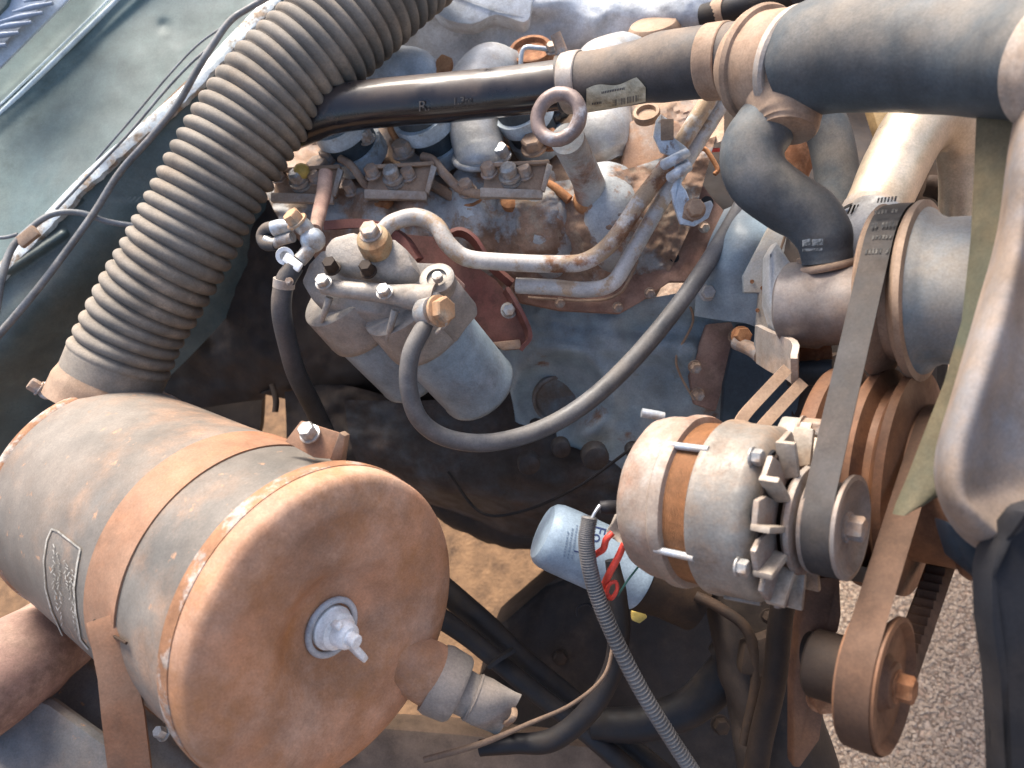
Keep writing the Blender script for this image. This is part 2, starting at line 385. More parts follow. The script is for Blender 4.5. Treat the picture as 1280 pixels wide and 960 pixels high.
sp = N.new('ShaderNodeSeparateColor'); L.new(v1.outputs['Color'], sp.inputs[0]); L.new(sp.outputs[0], cr.inputs[0])
mr = N.new('ShaderNodeMapRange'); mr.inputs[2].default_value = .25; mr.inputs[3].default_value = .35; L.new(v2.outputs[0], mr.inputs[0])
mm = N.new('ShaderNodeMix'); mm.data_type = 'RGBA'; mm.blend_type = 'MULTIPLY'; mm.inputs[0].default_value = 1; L.new(cr.outputs[0], mm.inputs[6]); L.new(mr.outputs[0], mm.inputs[7])
dr = N.new('ShaderNodeValToRGB'); dr.color_ramp.elements[0].color = (.05, .027, .014, 1); dr.color_ramp.elements[1].color = (.22, .125, .062, 1)
dr.color_ramp.elements[0].position = .3; dr.color_ramp.elements[1].position = .7
n2 = N.new('ShaderNodeTexNoise'); n2.inputs['Scale'].default_value = 22; n2.inputs['Detail'].default_value = 10; n2.inputs['Roughness'].default_value = .7; L.new(pos, n2.inputs['Vector']); L.new(n2.outputs[0], dr.inputs[0])
sx = N.new('ShaderNodeSeparateXYZ'); L.new(pos, sx.inputs[0])
ng = N.new('ShaderNodeMath'); ng.operation = 'MULTIPLY_ADD'; L.new(n1.outputs[0], ng.inputs[0]); ng.inputs[1].default_value = .25; L.new(sx.outputs[0], ng.inputs[2])
edge_x = P(850, 760, 1.4).x + .12
m2 = N.new('ShaderNodeMapRange'); m2.inputs[1].default_value = edge_x - .08; m2.inputs[2].default_value = edge_x + .08; L.new(ng.outputs[0], m2.inputs[0])
mf = N.new('ShaderNodeMix'); mf.data_type = 'RGBA'; L.new(m2.outputs[0], mf.inputs[0]); L.new(dr.outputs[0], mf.inputs[6]); L.new(mm.outputs[2], mf.inputs[7])
L.new(mf.outputs[2], b.inputs['Base Color']); b.inputs['Roughness'].default_value = .95
bp = N.new('ShaderNodeBump'); bp.inputs['Strength'].default_value = .9; bp.inputs['Distance'].default_value = .004; L.new(v2.outputs[0], bp.inputs['Height']); L.new(bp.outputs[0], b.inputs['Normal'])
g.build('ground', mg, kind='structure')
# loose grit on the asphalt: low stones of many shapes
def ground_pt(px, py):
    r = P(px, py, 1.0) - CAM; return CAM + r * ((GZ - CAM.z) / r.z)
gm = MB(); rnd = random.Random(3)
A0 = ground_pt(1000, 700); 
cnt = 0
while cnt < 9000:
    q = ground_pt(rnd.uniform(960, 1300), rnd.uniform(640, 1010)); q.z = GZ
    r = rnd.uniform(.0024, .0052); h = r * rnd.uniform(.3, .65); k = rnd.randint(5, 7); a0 = rnd.uniform(0, 6)
    bot = [q + Vector((math.cos(a0 + 2 * PI * i / k) * r * rnd.uniform(.75, 1.2), math.sin(a0 + 2 * PI * i / k) * r * rnd.uniform(.75, 1.2), -.001)) for i in range(k)]
    top = [p.lerp(q, rnd.uniform(.3, .5)) + Vector((0, 0, h)) for p in bot]
    gm.rings([bot, top]); cnt += 1
mgr = bpy.data.materials.new('asphalt stone'); mgr.use_nodes = True
t = mgr.node_tree; N = t.nodes; L = t.links
geo = N.new('ShaderNodeNewGeometry'); cr = N.new('ShaderNodeValToRGB'); e = cr.color_ramp
e.elements[0].color = (.24, .175, .125, 1); e.elements[1].color = (.46, .35, .26, 1); x = e.elements.new(.5); x.color = (.34, .25, .18, 1)
L.new(geo.outputs['Random Per Island'], cr.inputs[0]); L.new(cr.outputs[0], N['Principled BSDF'].inputs['Base Color']); N['Principled BSDF'].inputs['Roughness'].default_value = .9
gm.build('asphalt_grit', mgr, kind='stuff', label='coarse pale stones bedded in the asphalt')

# ------------------------------------------------------------------ fender / cowl at upper left
fen = thing('fender_panel', 'teal grey fender top and inner wing with a chipped pale flange, upper left', 'fender', P(100, 250, .95))
def dtop(px, py): return 1.06 - .00020 * py + .00010 * px
def fdisp(px, py):
    # two raised creases running from lower left to upper right
    def line(x0, y0, x1, y1):
        return ((px - x0) * (y1 - y0) - (py - y0) * (x1 - x0)) / math.hypot(x1 - x0, y1 - y0)
    s1 = line(0, 136, 150, 0)
    h = .010 * math.exp(-(s1 / 9) ** 2) + .004 * math.exp(-((s1 + 14) / 6) ** 2)
    h += .006 / (1 + math.exp(s1 / 6))
    h -= .004 * math.exp(-((px - 205) ** 2 + (py - 32) ** 2) / 60)
    h += .0025 * noise.noise(Vector((px / 70, py / 70, 0)))
    return h
MB().patch([[(-350, -260, 1.10), (110, -260, 1.10), (330, -260, 1.10), (640, -260, 1.12)], [(-350, -60, 1.09), (110, -60, 1.07), (250, -60, 1.07), (400, -60, 1.08)],
            [(-350, 60, 1.07), (60, 60, 1.05), (180, 40, 1.05), (325, 12, 1.05)],
            [(-350, 260, 1.03), (20, 190, 1.02), (110, 160, 1.01), (215, 118, 1.01)],
            [(-350, 640, .95), (-20, 350, .97), (20, 310, .97), (60, 268, .97)]], 120, 120, .003, fdisp).build('top_panel', M_fender, fen)
for (x0, y0, x1, y1, r) in ((-30, 171, 165, -18, 3.2), (-30, 160, 150, -14, 1.6), (-30, 108, 96, -20, 2.2)):
    MB().tube([P(x0, y0, 1.022), P((x0 + x1) / 2 + 4, (y0 + y1) / 2 - 3, 1.032), P(x1, y1, 1.049)], r / F, 12, 14).build('crease', mat('painted crease highlight', (.55, .62, .64), None, .5, 20, .15, bump=.03), fen)  # pale colour paints the highlight along the pressed creases
# flange: folded chipped edge
fl = [P(-30, 372, .955), P(50, 285, .965), P(110, 222, .975), P(175, 165, .985), P(235, 112, .995), P(290, 52, 1.01), P(345, -5, 1.03)]
fb = MB(); C = catmull(fl, 14); m_ = len(C); rs = []
perpd = W((.68, -.72, 0)).normalized()
for i, c in enumerate(C):
    ww = .0105 + .0022 * noise.noise(c * 90) + .0012 * noise.noise(c * 260); jt = .0012 * noise.noise(c * 150 + Vector((5, 0, 0)))
    rs.append([c - perpd * .007 + TO * .001, c + perpd * ww * .2 + TO * (.0065 + jt), c + perpd * ww + TO * (.0055 + jt), c + perpd * (ww + .001) - TO * .003, c - perpd * .006 - TO * .004])
fb.rings(rs).build('flange', M_flange, fen, label='pale bare edge flange with chipped paint', ang=60)
# inner wing falling away below the flange
def wdisp(px, py):
    h = .022 * math.exp(-(((px + py * .9 - 395) / 55) ** 2)) if py > 250 else 0
    h *= 1 / (1 + math.exp(-(py - 300) / 25)); 
    h += .012 * ridge(px, py, -10, 350, 78, 292, 7, 1) ; h += .004 * noise.noise(Vector((px / 60, py / 60, 3)))
    h -= .03 * bump(px, py, 97, 250, 4.5, 4.5, 1) + .03 * bump(px, py, 281, 90, 9, 10, 1)
    return h
MB().patch([[(-30, 380, .962), (60, 285, .972), (150, 196, .985), (250, 108, 1.0), (360, -10, 1.035)],
            [(-30, 455, .98), (75, 345, .99), (190, 240, 1.01), (290, 140, 1.03), (400, 20, 1.06)],
            [(-30, 520, 1.03), (90, 430, 1.05), (230, 300, 1.07), (330, 180, 1.09), (450, 60, 1.11)],
            [(-30, 640, 1.15), (110, 560, 1.16), (280, 400, 1.17), (380, 250, 1.18), (520, 100, 1.2)]], 120, 90, .003, wdisp).build('inner_wing', M_fenderin, fen, label='dark teal inner wing with a bulge')
# cowl grille: pale plate with raised slats
cg = thing('cowl_grille', 'pale blue louvered air grille at the top left corner', 'grille', P(20, 40, 1.0))
MB().pxprism([(-40, 112, .985), (0, 84, .99), (88, -4, 1.0), (110, -40, 1.0), (50, -60, 1.0), (-10, 12, .995), (-60, 60, .985)], .004, .001).build('plate', M_cowl, cg)
MB().pxprism([(-40, 64, .982), (-4, 62, .982), (20, 40, .985), (36, 24, .986), (64, -6, .988), (40, -40, .988), (-20, -10, .984), (-60, 30, .98)], .0015, 0).build('opening', M_gap, cg)
for i, (x0, y0, x1, y1) in enumerate([(-30, 62, 8, 56), (-22, 48, 24, 41), (-14, 37, 40, 28), (0, 27, 54, 16), (16, 15, 66, 4), (30, 2, 74, -8)]):
    MB().tube([P(x0, y0, .976), P((x0 + x1) / 2, (y0 + y1) / 2 - .5, .976), P(x1, y1, .976)], [.0016, .0036, .0024], 10, 5).build('slat', M_slat, cg)
MB().pxprism([(-60, 40, .975), (-10, -12, .98), (10, -40, .98), (24, -40, .98), (8, 6, .98), (-40, 56, .975)], .006, .001).build('end_plate', M_fenderin, cg)

# cables over the flange
def cable(name, label, cat, pts, m=M_cable, n=10, group=None, k=10):
    return MB().pxtube(pts, n, k).build(name, m, label=label, cat=cat, group=group)
cable('cable', 'long grey cable hanging from the flange over the dark inner wing', 'cable',
      [(400, -40, .97, 4), (315, 8, .965, 4), (288, 26, .96, 4.2), (266, 56, .955, 4.4), (246, 88, .95, 4.4), (222, 130, .95, 4.2), (190, 170, .95, 4.2), (150, 215, .95, 4.2), (118, 265, .95, 4.2), (80, 318, .94, 4.4), (40, 370, .93, 4.6), (-20, 440, .92, 4.8)], M_wiregrey)
cable('cable', 'grey cable looping from the flange clip behind the ribbed duct', 'cable',
      [(-10, 420, .9, 5), (2, 350, .91, 4.6), (14, 312, .92, 4.4), (35, 288, .93, 4), (65, 268, .94, 4), (100, 266, .95, 3.8), (135, 277, .96, 3.6), (180, 284, .97, 3.6)], M_wiregrey)
cable('wire', 'thin grey wire lying straight along the upper side of the flange', 'wire',
      [(70, 262, .948, 1.8), (110, 220, .955, 1.8), (160, 168, .965, 1.8), (205, 115, .975, 1.8), (240, 78, .98, 1.8), (272, 50, .985, 1.8), (290, 22, .985, 1.8)], M_wiregrey)
cable('wire', 'thin grey wire bowed above the flange beside the long cable', 'wire',
      [(120, 200, .97, 1.5), (165, 148, .975, 1.5), (210, 95, .98, 1.5), (245, 58, .985, 1.5), (275, 36, .985, 1.5), (300, 20, .985, 1.5)], M_wiregrey)
cable('wire', 'short wire running into the flange clip from the left edge', 'wire', [(-20, 297, .93, 2.4), (5, 297, .93, 2.4), (22, 293, .93, 2.4)], M_wiregrey)
MB().box(P(35, 296, .925), W((.75, .6, 0)), W((.6, -.75, 0)), TO, .026, .014, .008, .002).build('cable_clip', M_tan, label='dusty tan clip holding cables on the flange', cat='clip')

# ================================================================== ENGINE
eng = thing('engine', 'grey blue in-line diesel engine with rusted cylinder head, centre of the bay', 'engine', P(700, 500, 1.05))
# valve cover and intake casting
def vdisp(px, py):
    h = .030 * bump(px, py, 600, 0, 100, 26, 1) + .012 * bump(px, py, 470, 30, 40, 60, 1)
    h += .012 / (1 + math.exp(-(px - 690) / 8)) * (1 / (1 + math.exp((py - 70) / 8)))
    h -= .02 * ridge(px, py, 480, 50, 690, 40, 10, 1) * 0 
    h += .018 * bump(px, py, 860, 10, 40, 40, 1)
    h += .004 * noise.fractal(Vector((px / 40, py / 40, 0)), 1, 2, 3)
    return h
MB().patch([[(400, -60, 1.0), (560, -60, 1.0), (740, -60, .98), (920, -60, .95)], [(400, 0, .98), (560, 0, .98), (740, 0, .96), (910, -10, .93)],
            [(410, 60, .99), (560, 50, .99), (740, 40, .97), (890, 30, .94)], [(410, 130, 1.04), (560, 120, 1.04), (740, 110, 1.02), (880, 90, .99)]],
           110, 50, .12, vdisp).build('valve_cover', M_valve, eng)
MB().pxprism([(540, -30, .93), (548, 18, .93), (590, 30, .93), (620, 18, .93), (655, 28, .925), (664, 10, .925), (655, -30, .925)], .03, .006, smooth=3).build('cover_boss', M_valve, eng)
# head deck seen beyond the water pipe
MB().patch([[(330, 130, 1.02), (480, 110, 1.0), (640, 100, .97), (800, 90, .93), (905, 70, .91)],
            [(330, 190, .97), (480, 180, .95), (640, 170, .92), (800, 150, .88), (905, 120, .87)],
            [(330, 250, .93), (480, 240, .90), (640, 235, .87), (800, 215, .84), (905, 175, .84)]], 100, 50, .12,
           lambda x, y: .012 * noise.fractal(Vector((x / 28, y / 28, 1)), 1, 2, 4) + .02 * bump(x, y, 790, 150, 50, 40, 1), .0).build('head_deck', M_headr, eng)
# head side with its scalloped bosses
def hdisp(px, py):
    h = 0
    for x, w_ in ((470, 24), (522, 22), (592, 26), (672, 30), (762, 34)):
        lean = (py - 280) * .12
        h += .022 * math.exp(-((px - x - lean) / w_) ** 4) * (1 / (1 + math.exp((py - 322 - .04 * (px - 600)) / 7)))
    h += .008 * math.exp(-((px - 845) / 45) ** 4)
    h += .003 * noise.fractal(Vector((px / 14, py / 14, 0)), 1, 2, 4) + .003 * noise.noise(Vector((px / 40, py / 30, 4)))
    return h
MB().patch([[(330, 235, .92), (480, 235, .895), (640, 232, .865), (780, 212, .835), (895, 170, .815)],
            [(350, 275, .91), (480, 275, .885), (640, 272, .855), (780, 262, .825), (880, 225, .81)],
            [(392, 320, .93), (480, 325, .90), (640, 325, .865), (770, 322, .84), (860, 290, .82)],
            [(420, 365, .95), (480, 372, .92), (640, 376, .885), (750, 382, .86), (820, 372, .845)]], 150, 80, .16, hdisp).build('cylinder_head', M_head, eng)
M_boss = mat('flaking grey boss paint', (.35, .37, .38), (.26, .165, .115), .36, 20, .45, bump=.6, bscale=120, edge=.05)
for (x, y, r, L_, d) in ((520, 262, 27, 56, .878), (596, 262, 29, 60, .858), (680, 266, 31, 56, .842), (764, 262, 36, 52, .822)):
    MB().pxtube([(x - 8, y - 34, d + .030, r * .9), (x - 3, y - 10, d + .014, r * 1.0), (x + 2, y + L_ * .35, d + .013, r * 1.05), (x + 8, y + L_ * .85, d + .022, r), (x + 14, y + L_ * 1.3, d + .04, r * .8)], 28, 6).rough(.0035, 38).build('port_boss', M_boss, eng)
# block side
def bdisp(px, py):
    h = .020 * ridge(px, py, 690, 392, 860, 372, 26, 1)
    h += .02 * math.exp(-((math.hypot((px - 700), (py - 495) * 1.1) - 62) / 14) ** 2) * (px > 600)
    h += .016 * ridge(px, py, 760, 420, 800, 560, 24, 1) + .014 * ridge(px, py, 640, 420, 860, 440, 16, 1)
    h -= .015 * bump(px, py, 700, 500, 34, 24, 1)
    h += .012 * bump(px, py, 860, 470, 26, 60, 1) + .02 * bump(px, py, 745, 545, 30, 22, 1) + .014 * bump(px, py, 690, 590, 40, 18, 1)
    h += .004 * noise.fractal(Vector((px / 40, py / 40, 2)), 1, 2, 4)
    return h
MB().patch([[(590, 360, .93), (640, 370, .905), (760, 378, .88), (880, 360, .85), (1010, 330, .82)],
            [(618, 420, .95), (665, 430, .92), (760, 440, .895), (880, 430, .87), (1010, 420, .84)],
            [(640, 500, .99), (690, 500, .95), (760, 510, .92), (880, 510, .90), (1010, 510, .88)],
            [(655, 580, 1.06), (720, 590, 1.02), (770, 600, .97), (880, 600, .95), (1010, 600, .94)],
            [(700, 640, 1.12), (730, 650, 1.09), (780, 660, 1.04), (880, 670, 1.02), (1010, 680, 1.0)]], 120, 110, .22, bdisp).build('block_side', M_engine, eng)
# grimy crankcase lower down, its paint darkened to stand in for shade
MB().patch([[(430, 500, 1.02), (540, 500, 1.01), (640, 485, 1.0), (760, 562, .955), (840, 560, .94)],
            [(440, 560, 1.04), (550, 590, 1.0), (650, 605, .98), (760, 610, .965), (840, 610, .96)],
            [(460, 600, 1.10), (560, 625, 1.06), (660, 640, 1.02), (760, 650, 1.0), (840, 660, 1.0)],
            [(480, 610, 1.2), (575, 650, 1.18), (635, 682, 1.14), (730, 680, 1.12), (840, 700, 1.1)]], 100, 70, .20,
           lambda x, y: .005 * noise.fractal(Vector((x / 38, y / 30, 6)), 1, 2, 3) + .02 * bump(x, y, 690, 590, 60, 22, 1)).build('crankcase', M_engdirtshade, eng)
# rusty rail under the head with two flaps
MB().pxprism([(640, 358, .855), (700, 365, .85), (745, 366, .845), (785, 352, .84), (830, 300, .83), (850, 250, .83), (868, 215, .83), (893, 250, .82), (905, 262, .815), (893, 300, .815), (862, 352, .82), (838, 352, .825), (800, 378, .832), (775, 392, .838), (700, 388, .85), (650, 378, .86)], .012, .002).build('end_plate', M_plate, eng)
for (x, y, r, d) in ((843, 322, 6, .8235), (884, 253, 8, .8165)):
    MB().lathe(P(x, y, d), VW, [(0, r * d / F), (.004, r * d / F * .9)], 20).build('plate_hole', M_hole, eng)
MB().tube([P(660, 372, .842), P(740, 376, .838), P(772, 368, .834), P(786, 350, .83), P(800, 318, .828)], .0016, 8, 8).build('gasket_edge', M_tan, eng)
# front plate outline on the block (pale edge line)
MB().tube([P(858, 372, .842), P(866, 402, .845), P(846, 444, .858), P(850, 468, .862), P(868, 500, .872)], .0013, 8, 8).build('plate_edge', M_tan, eng)
# brown recess plate and dark gap right of it
MB().pxprism([(884, 405, .84), (915, 402, .84), (925, 430, .845), (905, 480, .86), (895, 515, .87), (868, 505, .87), (862, 470, .865)], .012, .003).build('side_cover', M_stub, eng, label='rust brown cover plate')
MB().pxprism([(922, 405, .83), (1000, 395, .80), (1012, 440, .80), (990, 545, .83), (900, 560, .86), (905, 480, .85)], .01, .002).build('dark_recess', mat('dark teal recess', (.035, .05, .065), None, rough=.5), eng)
# big freeze plug
MB().lathe(P(697, 498, .942), SIDE, [(-.004, .030), (.004, .030), (.004, .027), (.001, .024), (.000, .010), (.0, 0)], 40, caps=False).build('core_plug', mat('brown stained plug', (.13, .10, .08), (.17, .22, .26), .4, 30, .5, bump=.3, edge=.2), eng)
# fuel pump lumps in shadow
for (x, y, d, r, h) in ((742, 566, .90, 17, .018), (700, 556, .92, 12, .015), (790, 560, .89, 10, .014), (660, 575, .93, 14, .016)):
    MB().cyl(P(x, y, d), SIDE, r * d / F, h, 18, .3).build('boss', M_engdirtshade, eng)
for (x, y, d) in ((862, 365, .842), (868, 458, .85), (872, 492, .86), (918, 420, .83)):
    MB().hexa(P(x, y, d), SIDE, .006, .007).build('bolt', M_hex, eng)

# intake runner humps and caps along the head
def hump(pts, m, name, ring=None):
    mb = MB().pxtube(pts, 28, 8)
    o = mb.rough(.0006, 70).build(name, m, eng); return o
hump([(670, 80, .96, 10), (645, 84, .93, 22), (612, 92, .90, 36), (592, 120, .88, 37), (594, 160, .87, 33), (600, 190, .865, 32), (602, 204, .862, 30), (603, 212, .862, 24)], M_alu, 'intake_runner')
MB().torus(P(601, 196, .865), W((.1, -.75, -.65)), .0285, .0035, 32).build('runner_bead', M_alu, eng)
hump([(812, 66, .93, 16), (776, 70, .91, 28), (748, 86, .895, 32), (752, 120, .88, 34), (758, 160, .86, 33), (765, 186, .86, 28), (770, 200, .86, 16)], M_alu, 'intake_runner')
hump([(455, 120, .95, 22), (480, 100, .93, 36), (520, 92, .925, 30), (530, 130, .93, 22), (535, 165, .93, 20)], M_valve, 'intake_runner')
hump([(490, 130, .925, 18), (510, 170, .91, 19), (525, 215, .90, 20)], M_alu, 'casting_web')
MB().pxprism([(705, 88, .9), (745, 52, .9), (800, 46, .9), (812, 58, .9), (770, 80, .9), (740, 90, .9)], .02, .005, smooth=2).build('runner_flange', M_alu, eng)
MB().lathe(P(818, 48, .93), W((-.2, .7, .6)), [(-.02, .03), (.010, .031), (.017, .026), (.019, .0)], 32, caps=False).build('rusty_cap', M_tan, eng)
MB().pxprism([(540, 110, .91), (545, 74, .91), (552, 66, .91), (566, 72, .91), (562, 92, .91), (556, 112, .91)], .02, .003).build('rusty_lug', M_orust, eng)
MB().lathe(P(664, 68, .905), W((-.15, .5, .8)), [(-.02, .026), (.004, .027), (.008, .024), (.008, .020), (.003, .018)], 28).build('rusty_cap', M_rust, eng)
MB().tube([P(650, 92, .885), P(654, 62, .882), P(672, 60, .88), P(690, 63, .88)], .0028, 10, 6).build('small_pipe', M_zinc, eng)
MB().hexa(P(690, 64, .882), W((-.15, .5, .8)), .006, .008).build('bolt', M_hex, eng)
# injectors: two pale bands round a rubber sleeve
def injector(x0, y0, x1, y1, d0, d1, r, label):
    a = P(x0, y0, d0); b_ = P(x1, y1, d1); ax = (b_ - a); Ln = ax.length; rr = r * (d0 + d1) / 2 / F
    t = thing('injector_sleeve', label, 'injector', b_, 'injectors along the cylinder head')
    MB().lathe(a, ax, [(-.012, rr * .7), (0, rr * .86), (Ln * .95, rr * .86), (Ln, rr * .8)], 28).build('sleeve', M_hose2, t)
    MB().lathe(a, ax, [(Ln, rr * .6), (Ln * 1.35, rr * .58)], 20).build('stem', M_rust, t)
    for f0, f1 in ((.02, .30), (.62, .92)):
        MB().lathe(a, ax, [(Ln * f0, rr * .88), (Ln * f0, rr), (Ln * f1, rr), (Ln * f1, rr * .88)], 28).build('band', mat('pale blue grey band', (.50, .58, .64), (.36, .36, .34), .25, 50, .35, bump=.15), t)
    MB().box(a + ax * .18 + W((-.8, .2, .3)) * rr, ax.normalized(), UPN, ax.cross(UPN), .008, .012, .01, .001).build('band_screw', M_hex, t)
injector(418, 146, 455, 200, .87, .925, 37, 'injector with pale bands beside the ribbed duct')
injector(525, 140, 556, 196, .86, .915, 37, 'injector with pale bands in the middle under the black pipe')
injector(650, 132, 678, 182, .85, .90, 36, 'injector nearest the eye bolt, mostly under the black pipe')
# glossy black cap in the eye of the lifting bolt + small copper pipes
MB().ball(P(692, 138, .875), .020, (1, 1, .7)).build('oily_plug', M_blackpaint, eng)
MB().ball(P(678, 146, .845), .007, (.7, 1, 1)).build('yellow_chip', M_tan, eng)
def bracket(dx, dy, dd, label):
    def q(l): return [(a + dx, b + dy, c + dd) for a, b, c in l]
    t = thing('injector_clamp', label, 'clamp', P(640 + dx, 235 + dy, .85 + dd), 'bolted clamps over the injectors')
    MB().pxprism(q([(608, 206, .842), (682, 202, .836), (690, 208, .832), (678, 238, .832), (604, 236, .842)]), .003, .001).build('tray', M_tan, t)
    MB().pxprism(q([(600, 234, .836), (679, 237, .829), (678, 248, .832), (600, 246, .839)]), .010, .0015).build('lip', M_clamp, t)
    MB().pxprism(q([(684, 203, .826), (691, 207, .826), (681, 240, .826), (676, 237, .826)]), .006, .001).build('end_lip', M_clamp, t)
    MB().pxprism(q([(604, 204, .832), (686, 199, .828), (688, 204, .828), (604, 209, .832)]), .008, .001).build('back_lip', M_tan, t)
    for (x, y, r, m) in ((612, 217, 9, M_hex), (657, 219, 9, M_hex)):
        MB().hexa(P(x + dx, y + dy, .838 + dd), UPN, r * .84 / F, .010).build('nut', m, t)
    MB().lathe(P(640 + dx, 226 + dy, .842 + dd), UPN, [(0, .012), (.003, .012), (.003, .010), (.006, .010), (.006, .012), (.009, .012), (.009, .0085), (.018, .0085), (.021, .006)], 20).build('banjo', M_bolt, t)
bracket(0, 0, -.020, 'bolted injector clamp directly left of the eye bolt')
bracket(-145, 2, .018, 'bolted injector clamp above the filter inlet pipe')
bracket(-262, 6, .05, 'dirty injector clamp partly behind the ribbed duct')
for i, (lab, pts) in enumerate((
    ('rusted leak-off pipe rising to the injector nearest the eye bolt', [(625, 244, .835, 5), (600, 243, .835, 6), (575, 236, .84, 6), (556, 218, .85, 6), (540, 200, .86, 6), (528, 196, .865, 6)]),
    ('rusted leak-off pipe between the leftmost and middle clamps', [(508, 242, .86, 5), (478, 243, .865, 5), (458, 232, .87, 5), (440, 208, .875, 5), (425, 198, .88, 5)]),
    ('short rusted pipe under the end of the right clamp', [(672, 226, .842, 6), (692, 234, .838, 6), (712, 250, .834, 6)]),
    ('short rusted pipe under the end of the middle clamp', [(530, 226, .88, 6), (556, 240, .872, 7), (580, 256, .868, 7)]),
    ('copper coloured loop pipe beside the middle injector', [(498, 178, .87, 4), (488, 160, .872, 4), (496, 148, .875, 4), (508, 148, .876, 4)]),
    ('copper coloured loop pipe left of the oily plug', [(634, 188, .852, 5), (618, 174, .856, 5), (610, 152, .862, 5), (622, 140, .866, 5), (640, 138, .87, 5)]))):
    MB().pxtube(pts, 12, 8).build('leak_off_pipe', (M_headr, M_headr, M_orust, M_headr, M_orust, M_orust)[i], label=lab, cat='pipe', group='thin pipes between the injectors')
for (x, y, d, r, m) in ((628, 196, .855, 10, M_zinc), (505, 192, .87, 12, M_hex), (402, 214, .90, 14, M_hex), (412, 200, .9, 9, M_hex), (392, 228, .9, 9, M_hex), (512, 176, .875, 8, M_hex), (690, 180, .85, 12, M_rust), (668, 186, .85, 14, M_headr), (440, 240, .89, 8, M_hex), (460, 175, .88, 9, M_bolt), (585, 240, .845, 10, M_hex)):
    MB().hexa(P(x, y, d), UPN, r * d / F, .012).build('nut', m, eng)
for (x, y, d, r) in ((590, 248, .852, 13), (478, 250, .872, 11), (738, 242, .832, 17), (640, 250, .848, 13)):
    MB().lathe(P(x, y, d), UPN, [(-.006, r * d / F * 1.1), (.001, r * d / F * 1.15), (.002, r * d / F * .9)], 24).build('spigot', M_orust, eng)
MB().ball(P(377, 214, .88), .009, (1, 1, 1)).build('yellow_tag', M_yellow, label='small yellow plastic tag beside the ribbed duct', cat='tag')
MB().pxtube([(352, 232, .9, 4), (372, 240, .9, 5), (400, 250, .9, 5), (418, 244, .89, 5)], 10).build('pipe', M_rust, label='short rusty pipe end beside the ribbed duct', cat='pipe')
# copper seal at the head corner under the labelled hose
MB().lathe(P(808, 141, .80), UPN, [(-.006, .013), (0, .014), (.002, .013), (.002, .010), (-.002, .009)], 28).build('brass_seal', M_tan, eng)
for (x0, y0, x1, y1, m) in ((787, 150, 815, 230, M_headr),):
    MB().pxprism([(786, 150, .84), (818, 142, .835), (850, 150, .83), (868, 190, .825), (858, 225, .83), (830, 262, .835), (800, 270, .84), (770, 250, .842)], .02, .006).build('head_corner', mat('orange stained casting', (.34, .215, .15), (.42, .23, .12), .4, 20, .6, bump=.5, edge=.2, third=(.40, .40, .38), tamt=.2), eng)

# lifting eye bolt
ey_ = thing('lifting_eye_bolt', 'rusty lifting eye bolt standing on the cylinder head in front of the black pipe', 'eye bolt', P(740, 240, .83))
bx = (P(698, 148, .722) - P(738, 238, .825)).normalized()
MB().tube([P(740, 242, .825), P(733, 222, .800), P(720, 195, .765), P(709, 173, .735)], [.0175, .0155, .0155, .0160], 24, 8).build('shank', mat('worn grey eye paint', (.36, .37, .36), (.28, .17, .12), .38, 24, .45, bump=.3, edge=.12), ey_)
en = (TO + W((-.45, .0, 0))).normalized()
MB().torus(P(698, 146, .720), en, .0205, .0066, 44, 14).rough(.0004, 200).build('eye', mat('brown worn iron', (.27, .20, .175), (.40, .40, .42), .3, 28, .4, bump=.3, metal=.2), ey_)
MB().lathe(P(740, 244, .826), -bx * -1, [(-.012, .021), (-.004, .0215), (.002, .019), (.004, .0165)], 28).build('collar', M_orust, ey_)

# ================================================================== BLACK WATER PIPE AND HOSES
wpipe = thing('water_pipe', 'glossy black water pipe running across above the injectors', 'pipe', P(560, 130, .77))
MB().pxtube([(360, 160, .86, 28), (430, 135, .83, 29), (560, 122, .80, 30), (640, 114, .775, 30), (715, 104, .755, 30)], 40, 12).build('pipe', M_blackpaint, wpipe)
pa, pb = P(430, 135, .83), P(715, 104, .755); pax = (pb - pa).normalized()
def on_pipe(px, py, R=.0243):
    r = (P(px, py, 1) - CAM).normalized()
    # closest approach on the pipe axis, then step out to the wall
    c0 = P(530, 125, .806); ax = (P(600, 118, .788) - c0).normalized()
    w0 = CAM - c0; a_, b_, c_, d_, e_ = 1, r.dot(ax), 1, r.dot(w0), ax.dot(w0)
    # ray-cylinder intersection
    rp = r - ax * r.dot(ax); wp = w0 - ax * w0.dot(ax); A = rp.dot(rp); B = 2 * rp.dot(wp); Cc = wp.dot(wp) - R * R
    D = B * B - 4 * A * Cc; D = max(D, 0); tt = (-B - math.sqrt(D)) / (2 * A); return CAM + r * tt
for s_, x_, y_, sz in (('R.', 530, 133, 19), ('1.3m', 578, 126, 13)):
    text_on(s_, sz, lambda x, y, x_=x_, y_=y_: on_pipe(x_ + x, y_ - y + x * -.11, .0247), 'marking', M_chalk, wpipe)
uh = thing('upper_hose', 'labelled rubber hose joining the black pipe to the tan junction', 'hose', P(800, 90, .72))
MB().pxtube([(698, 106, .755, 34), (712, 104, .752, 35), (760, 98, .735, 36), (800, 90, .72, 38), (830, 84, .705, 42), (870, 79, .685, 43), (935, 72, .655, 44)], 48, 10).build('hose', M_hose, uh)
def clampband(px, py, d, ax, r, wid, parent, name='clamp_band', m=M_clamp):
    return MB().lathe(P(px, py, d), ax, [(-wid / 2, r - .002), (-wid / 2, r + .001), (-wid / 2 + .001, r + .0018), (wid / 2 - .001, r + .0018), (wid / 2, r + .001), (wid / 2, r - .002)], 56).build(name, m, parent)
ax1 = (P(760, 98, .735) - P(712, 104, .752)).normalized()
clampband(718, 103, .750, ax1, .0262, .017, uh)
ax2 = (P(935, 72, .655) - P(870, 79, .685)).normalized()
